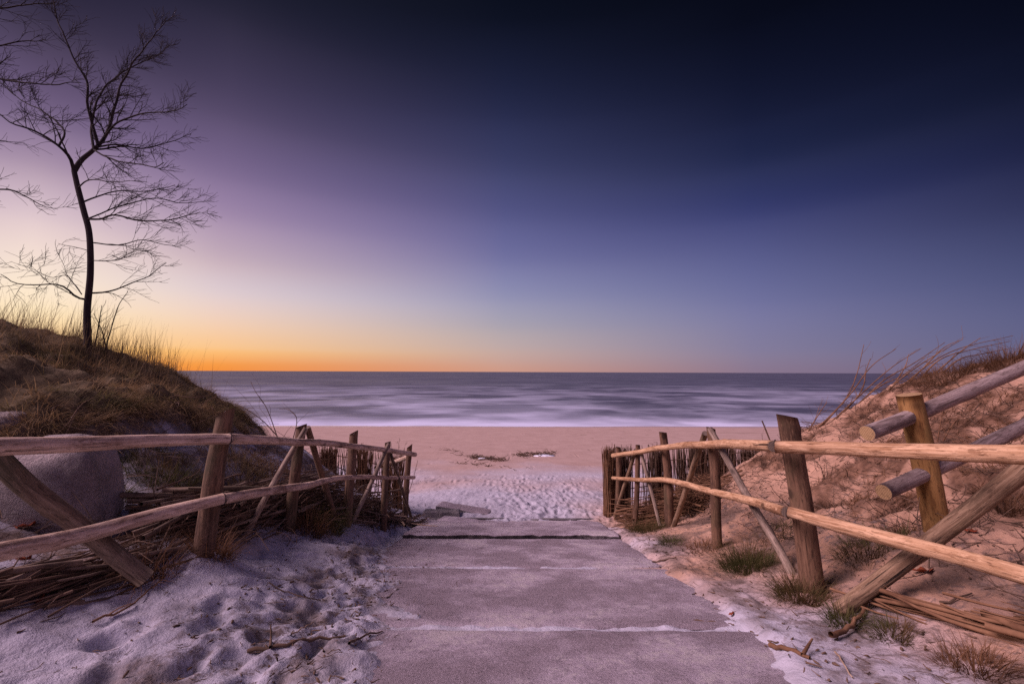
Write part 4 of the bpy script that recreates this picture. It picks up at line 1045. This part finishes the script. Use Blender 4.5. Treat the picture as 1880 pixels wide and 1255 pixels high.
limb([(172, 275), (200, 290), (240, 300), (280, 305), (300, 298)], -0.6, 0.015)
limb([(143, 345), (165, 330), (205, 335), (240, 330)], -0.5, 0.012)
limb([(150, 372), (180, 360), (225, 350), (275, 352), (320, 340)], 0.7, 0.015)
limb([(160, 402), (185, 402), (210, 395), (260, 405), (310, 402), (345, 395), (368, 388)], -0.3, 0.019)
limb([(160, 402), (178, 395), (230, 375), (280, 365), (330, 372), (375, 372)], 0.6, 0.014)
limb([(168, 445), (220, 450), (260, 440), (300, 448), (335, 456)], 0.5, 0.011, 0.004)
limb([(167, 478), (210, 478), (240, 465), (258, 455)], -0.5, 0.008, 0.003)
limb([(162, 460), (130, 452), (105, 448)], -0.4, 0.006, 0.003)
limb([(163, 538), (200, 535), (240, 520), (275, 505), (305, 482)], 0.5, 0.015)
limb([(160, 550), (140, 545), (115, 525), (75, 522), (30, 522), (0, 502)], -0.4, 0.018)
limb([(150, 540), (135, 520), (120, 505), (95, 510), (60, 495), (20, 480)], 0.4, 0.009, 0.003)
wind = np.array([0.26, 0.0, 0.10])
build_tree('bare leafless tree with wind-swept branches on the grassy bank', trunk, [0.054, 0.045, 0.040, 0.037, 0.035, 0.034, 0.032, 0.030], limbs, wind, 8.5, (0.24, 0.56))
# neighbour outside the frame on the left, reaching in
D = 5.8; bx = P(-190, 600, D); bx[2] = hz(bx[0], bx[1]) - 0.1
trunk = [bx] + [P(a, b, D) for a, b in [(-192, 540), (-200, 400), (-190, 250), (-180, 120), (-170, -40), (-160, -220)]]
limbs = []
limb([(-180, 120), (-120, 60), (-50, 30), (20, 12), (105, 6)], 0.2, 0.03, 0.006)
limb([(-182, 180), (-110, 110), (-40, 90), (30, 80), (85, 72)], 0.5, 0.026, 0.005)
limb([(-188, 260), (-110, 170), (-40, 142), (30, 150), (90, 156), (145, 150)], -0.2, 0.026, 0.005)
limb([(-192, 400), (-120, 370), (-50, 352), (20, 348), (60, 368), (104, 384)], 0.2, 0.024, 0.004)
limb([(-188, 300), (-120, 270), (-60, 262), (-10, 258), (22, 262)], 0.4, 0.02, 0.004)
limb([(-172, 0), (-100, -60), (-30, -110), (60, -150)], 0.2, 0.03, 0.006)
limb([(-172, 0), (-240, -80), (-300, -150)], 0.2, 0.03, 0.006)
limb([(-190, 300), (-260, 220), (-350, 180)], 0.4, 0.028, 0.006)
build_tree('bare neighbouring tree whose branch tips reach towards the other tree', trunk, [0.10, 0.095, 0.085, 0.075, 0.06, 0.05, 0.03], limbs, wind, 6, (0.3, 0.65))

def shrub(label, stems, r, m, bias, n1, Lr, grp, depth=1, base_hit=True):
    b0 = hit(*stems[0][0][0]) if base_hit else None
    th_ = thing('bare_shrub', tuple(b0), label, 'shrub', grp)
    tw = []
    for pix, dd in stems:
        h0 = hit(*pix[0]); pts = [h0 - np.array([0, 0, 0.06])] + [P(a, b, h0[1] + dd * (k + 1) / len(pix)) for k, (a, b) in enumerate(pix[1:])]
        pp, rr, _ = resample(pts, np.linspace(r, r * 0.35, len(pts)), 0.06)
        stick_obj('stem', [(pp, rr)], m, th_, 6)
        sub_branches(pp, rr, n1, Lr, bias, 0.6, depth - 1, tw, 0.3, 0.0018)
    if tw:
        o = stick_obj('twigs', tw, m, th_, 4); o['kind'] = 'stuff'
    return th_
shrub('bare sapling with several thin stems beside the tree trunk', [([(190, 648), (205, 600), (218, 560), (235, 535)], 0.2), ([(172, 645), (182, 590), (187, 560)], 0.1), ([(200, 655), (188, 610), (172, 575)], -0.2)], 0.009, M['twig_dark'], np.array([0.25, 0, 0.05]), 7, (0.15, 0.45), 'bare shrubs on the dunes')
shrub('arching bare brambles at the end of the grassy bank, against the sea', [([(498, 800), (470, 755), (435, 715), (400, 690)], -0.3), ([(512, 803), (490, 750), (470, 720), (460, 700)], 0.2), ([(520, 806), (480, 770), (440, 745), (405, 735)], -0.2), ([(505, 803), (492, 770), (476, 745), (478, 712), (462, 685)], 0.0), ([(535, 812), (545, 770), (530, 752), (512, 750)], 0.2), ([(480, 795), (455, 762), (420, 742), (380, 728)], -0.3)], 0.009, M['twig'], np.array([-0.1, 0, 0.05]), 4, (0.12, 0.35), 'bare shrubs on the dunes')
rs = [[(1490, 790), (1550, 735), (1572, 690), (1586, 632)], [(1500, 785), (1562, 722), (1600, 672), (1645, 640)], [(1515, 778), (1590, 715), (1640, 672), (1690, 640)],
      [(1560, 752), (1620, 700), (1680, 665), (1735, 628)], [(1610, 730), (1660, 690), (1720, 650), (1768, 622)], [(1640, 714), (1690, 680), (1730, 640), (1760, 625)],
      [(1660, 704), (1700, 672), (1760, 640), (1860, 616)], [(1680, 697), (1725, 660), (1790, 640), (1855, 626)], [(1700, 692), (1740, 665), (1770, 640), (1800, 620)],
      [(1530, 770), (1580, 720), (1590, 680), (1598, 658)], [(1545, 762), (1610, 712), (1655, 690), (1700, 655)], [(1478, 795), (1500, 765), (1518, 738)], [(1590, 738), (1640, 705), (1662, 672), (1668, 650)],
      [(1720, 684), (1760, 660), (1800, 650), (1850, 640)]]
shrub('row of bare wind-bent stems leaning along the sandy dune crest', [(s_, random.uniform(-0.4, 0.4)) for s_ in rs], 0.011, M['twig_warm'], np.array([0.2, 0, 0.12]), 4, (0.2, 0.5), 'bare shrubs on the dunes')
shrub('reddish dry shrub on the dune beneath the upper handrail', [([(1718, 815), (1726, 780), (1733, 745)], 0.1), ([(1722, 815), (1745, 785), (1760, 765)], 0.1), ([(1715, 818), (1702, 795), (1700, 775)], 0.1)], 0.008, M['twig_warm'], np.array([0.0, 0, 0.1]), 5, (0.1, 0.25), 'bare shrubs on the dunes')
shrub('small dry weed standing behind the end post of the boulder-side fence', [([(728, 890), (730, 850), (733, 805)], 0.0), ([(726, 890), (722, 845), (718, 812)], 0.0), ([(730, 890), (738, 850), (744, 815)], 0.0)], 0.006, M['twig'], np.array([0.0, 0, 0.1]), 8, (0.08, 0.2), 'bare shrubs on the dunes', 2)
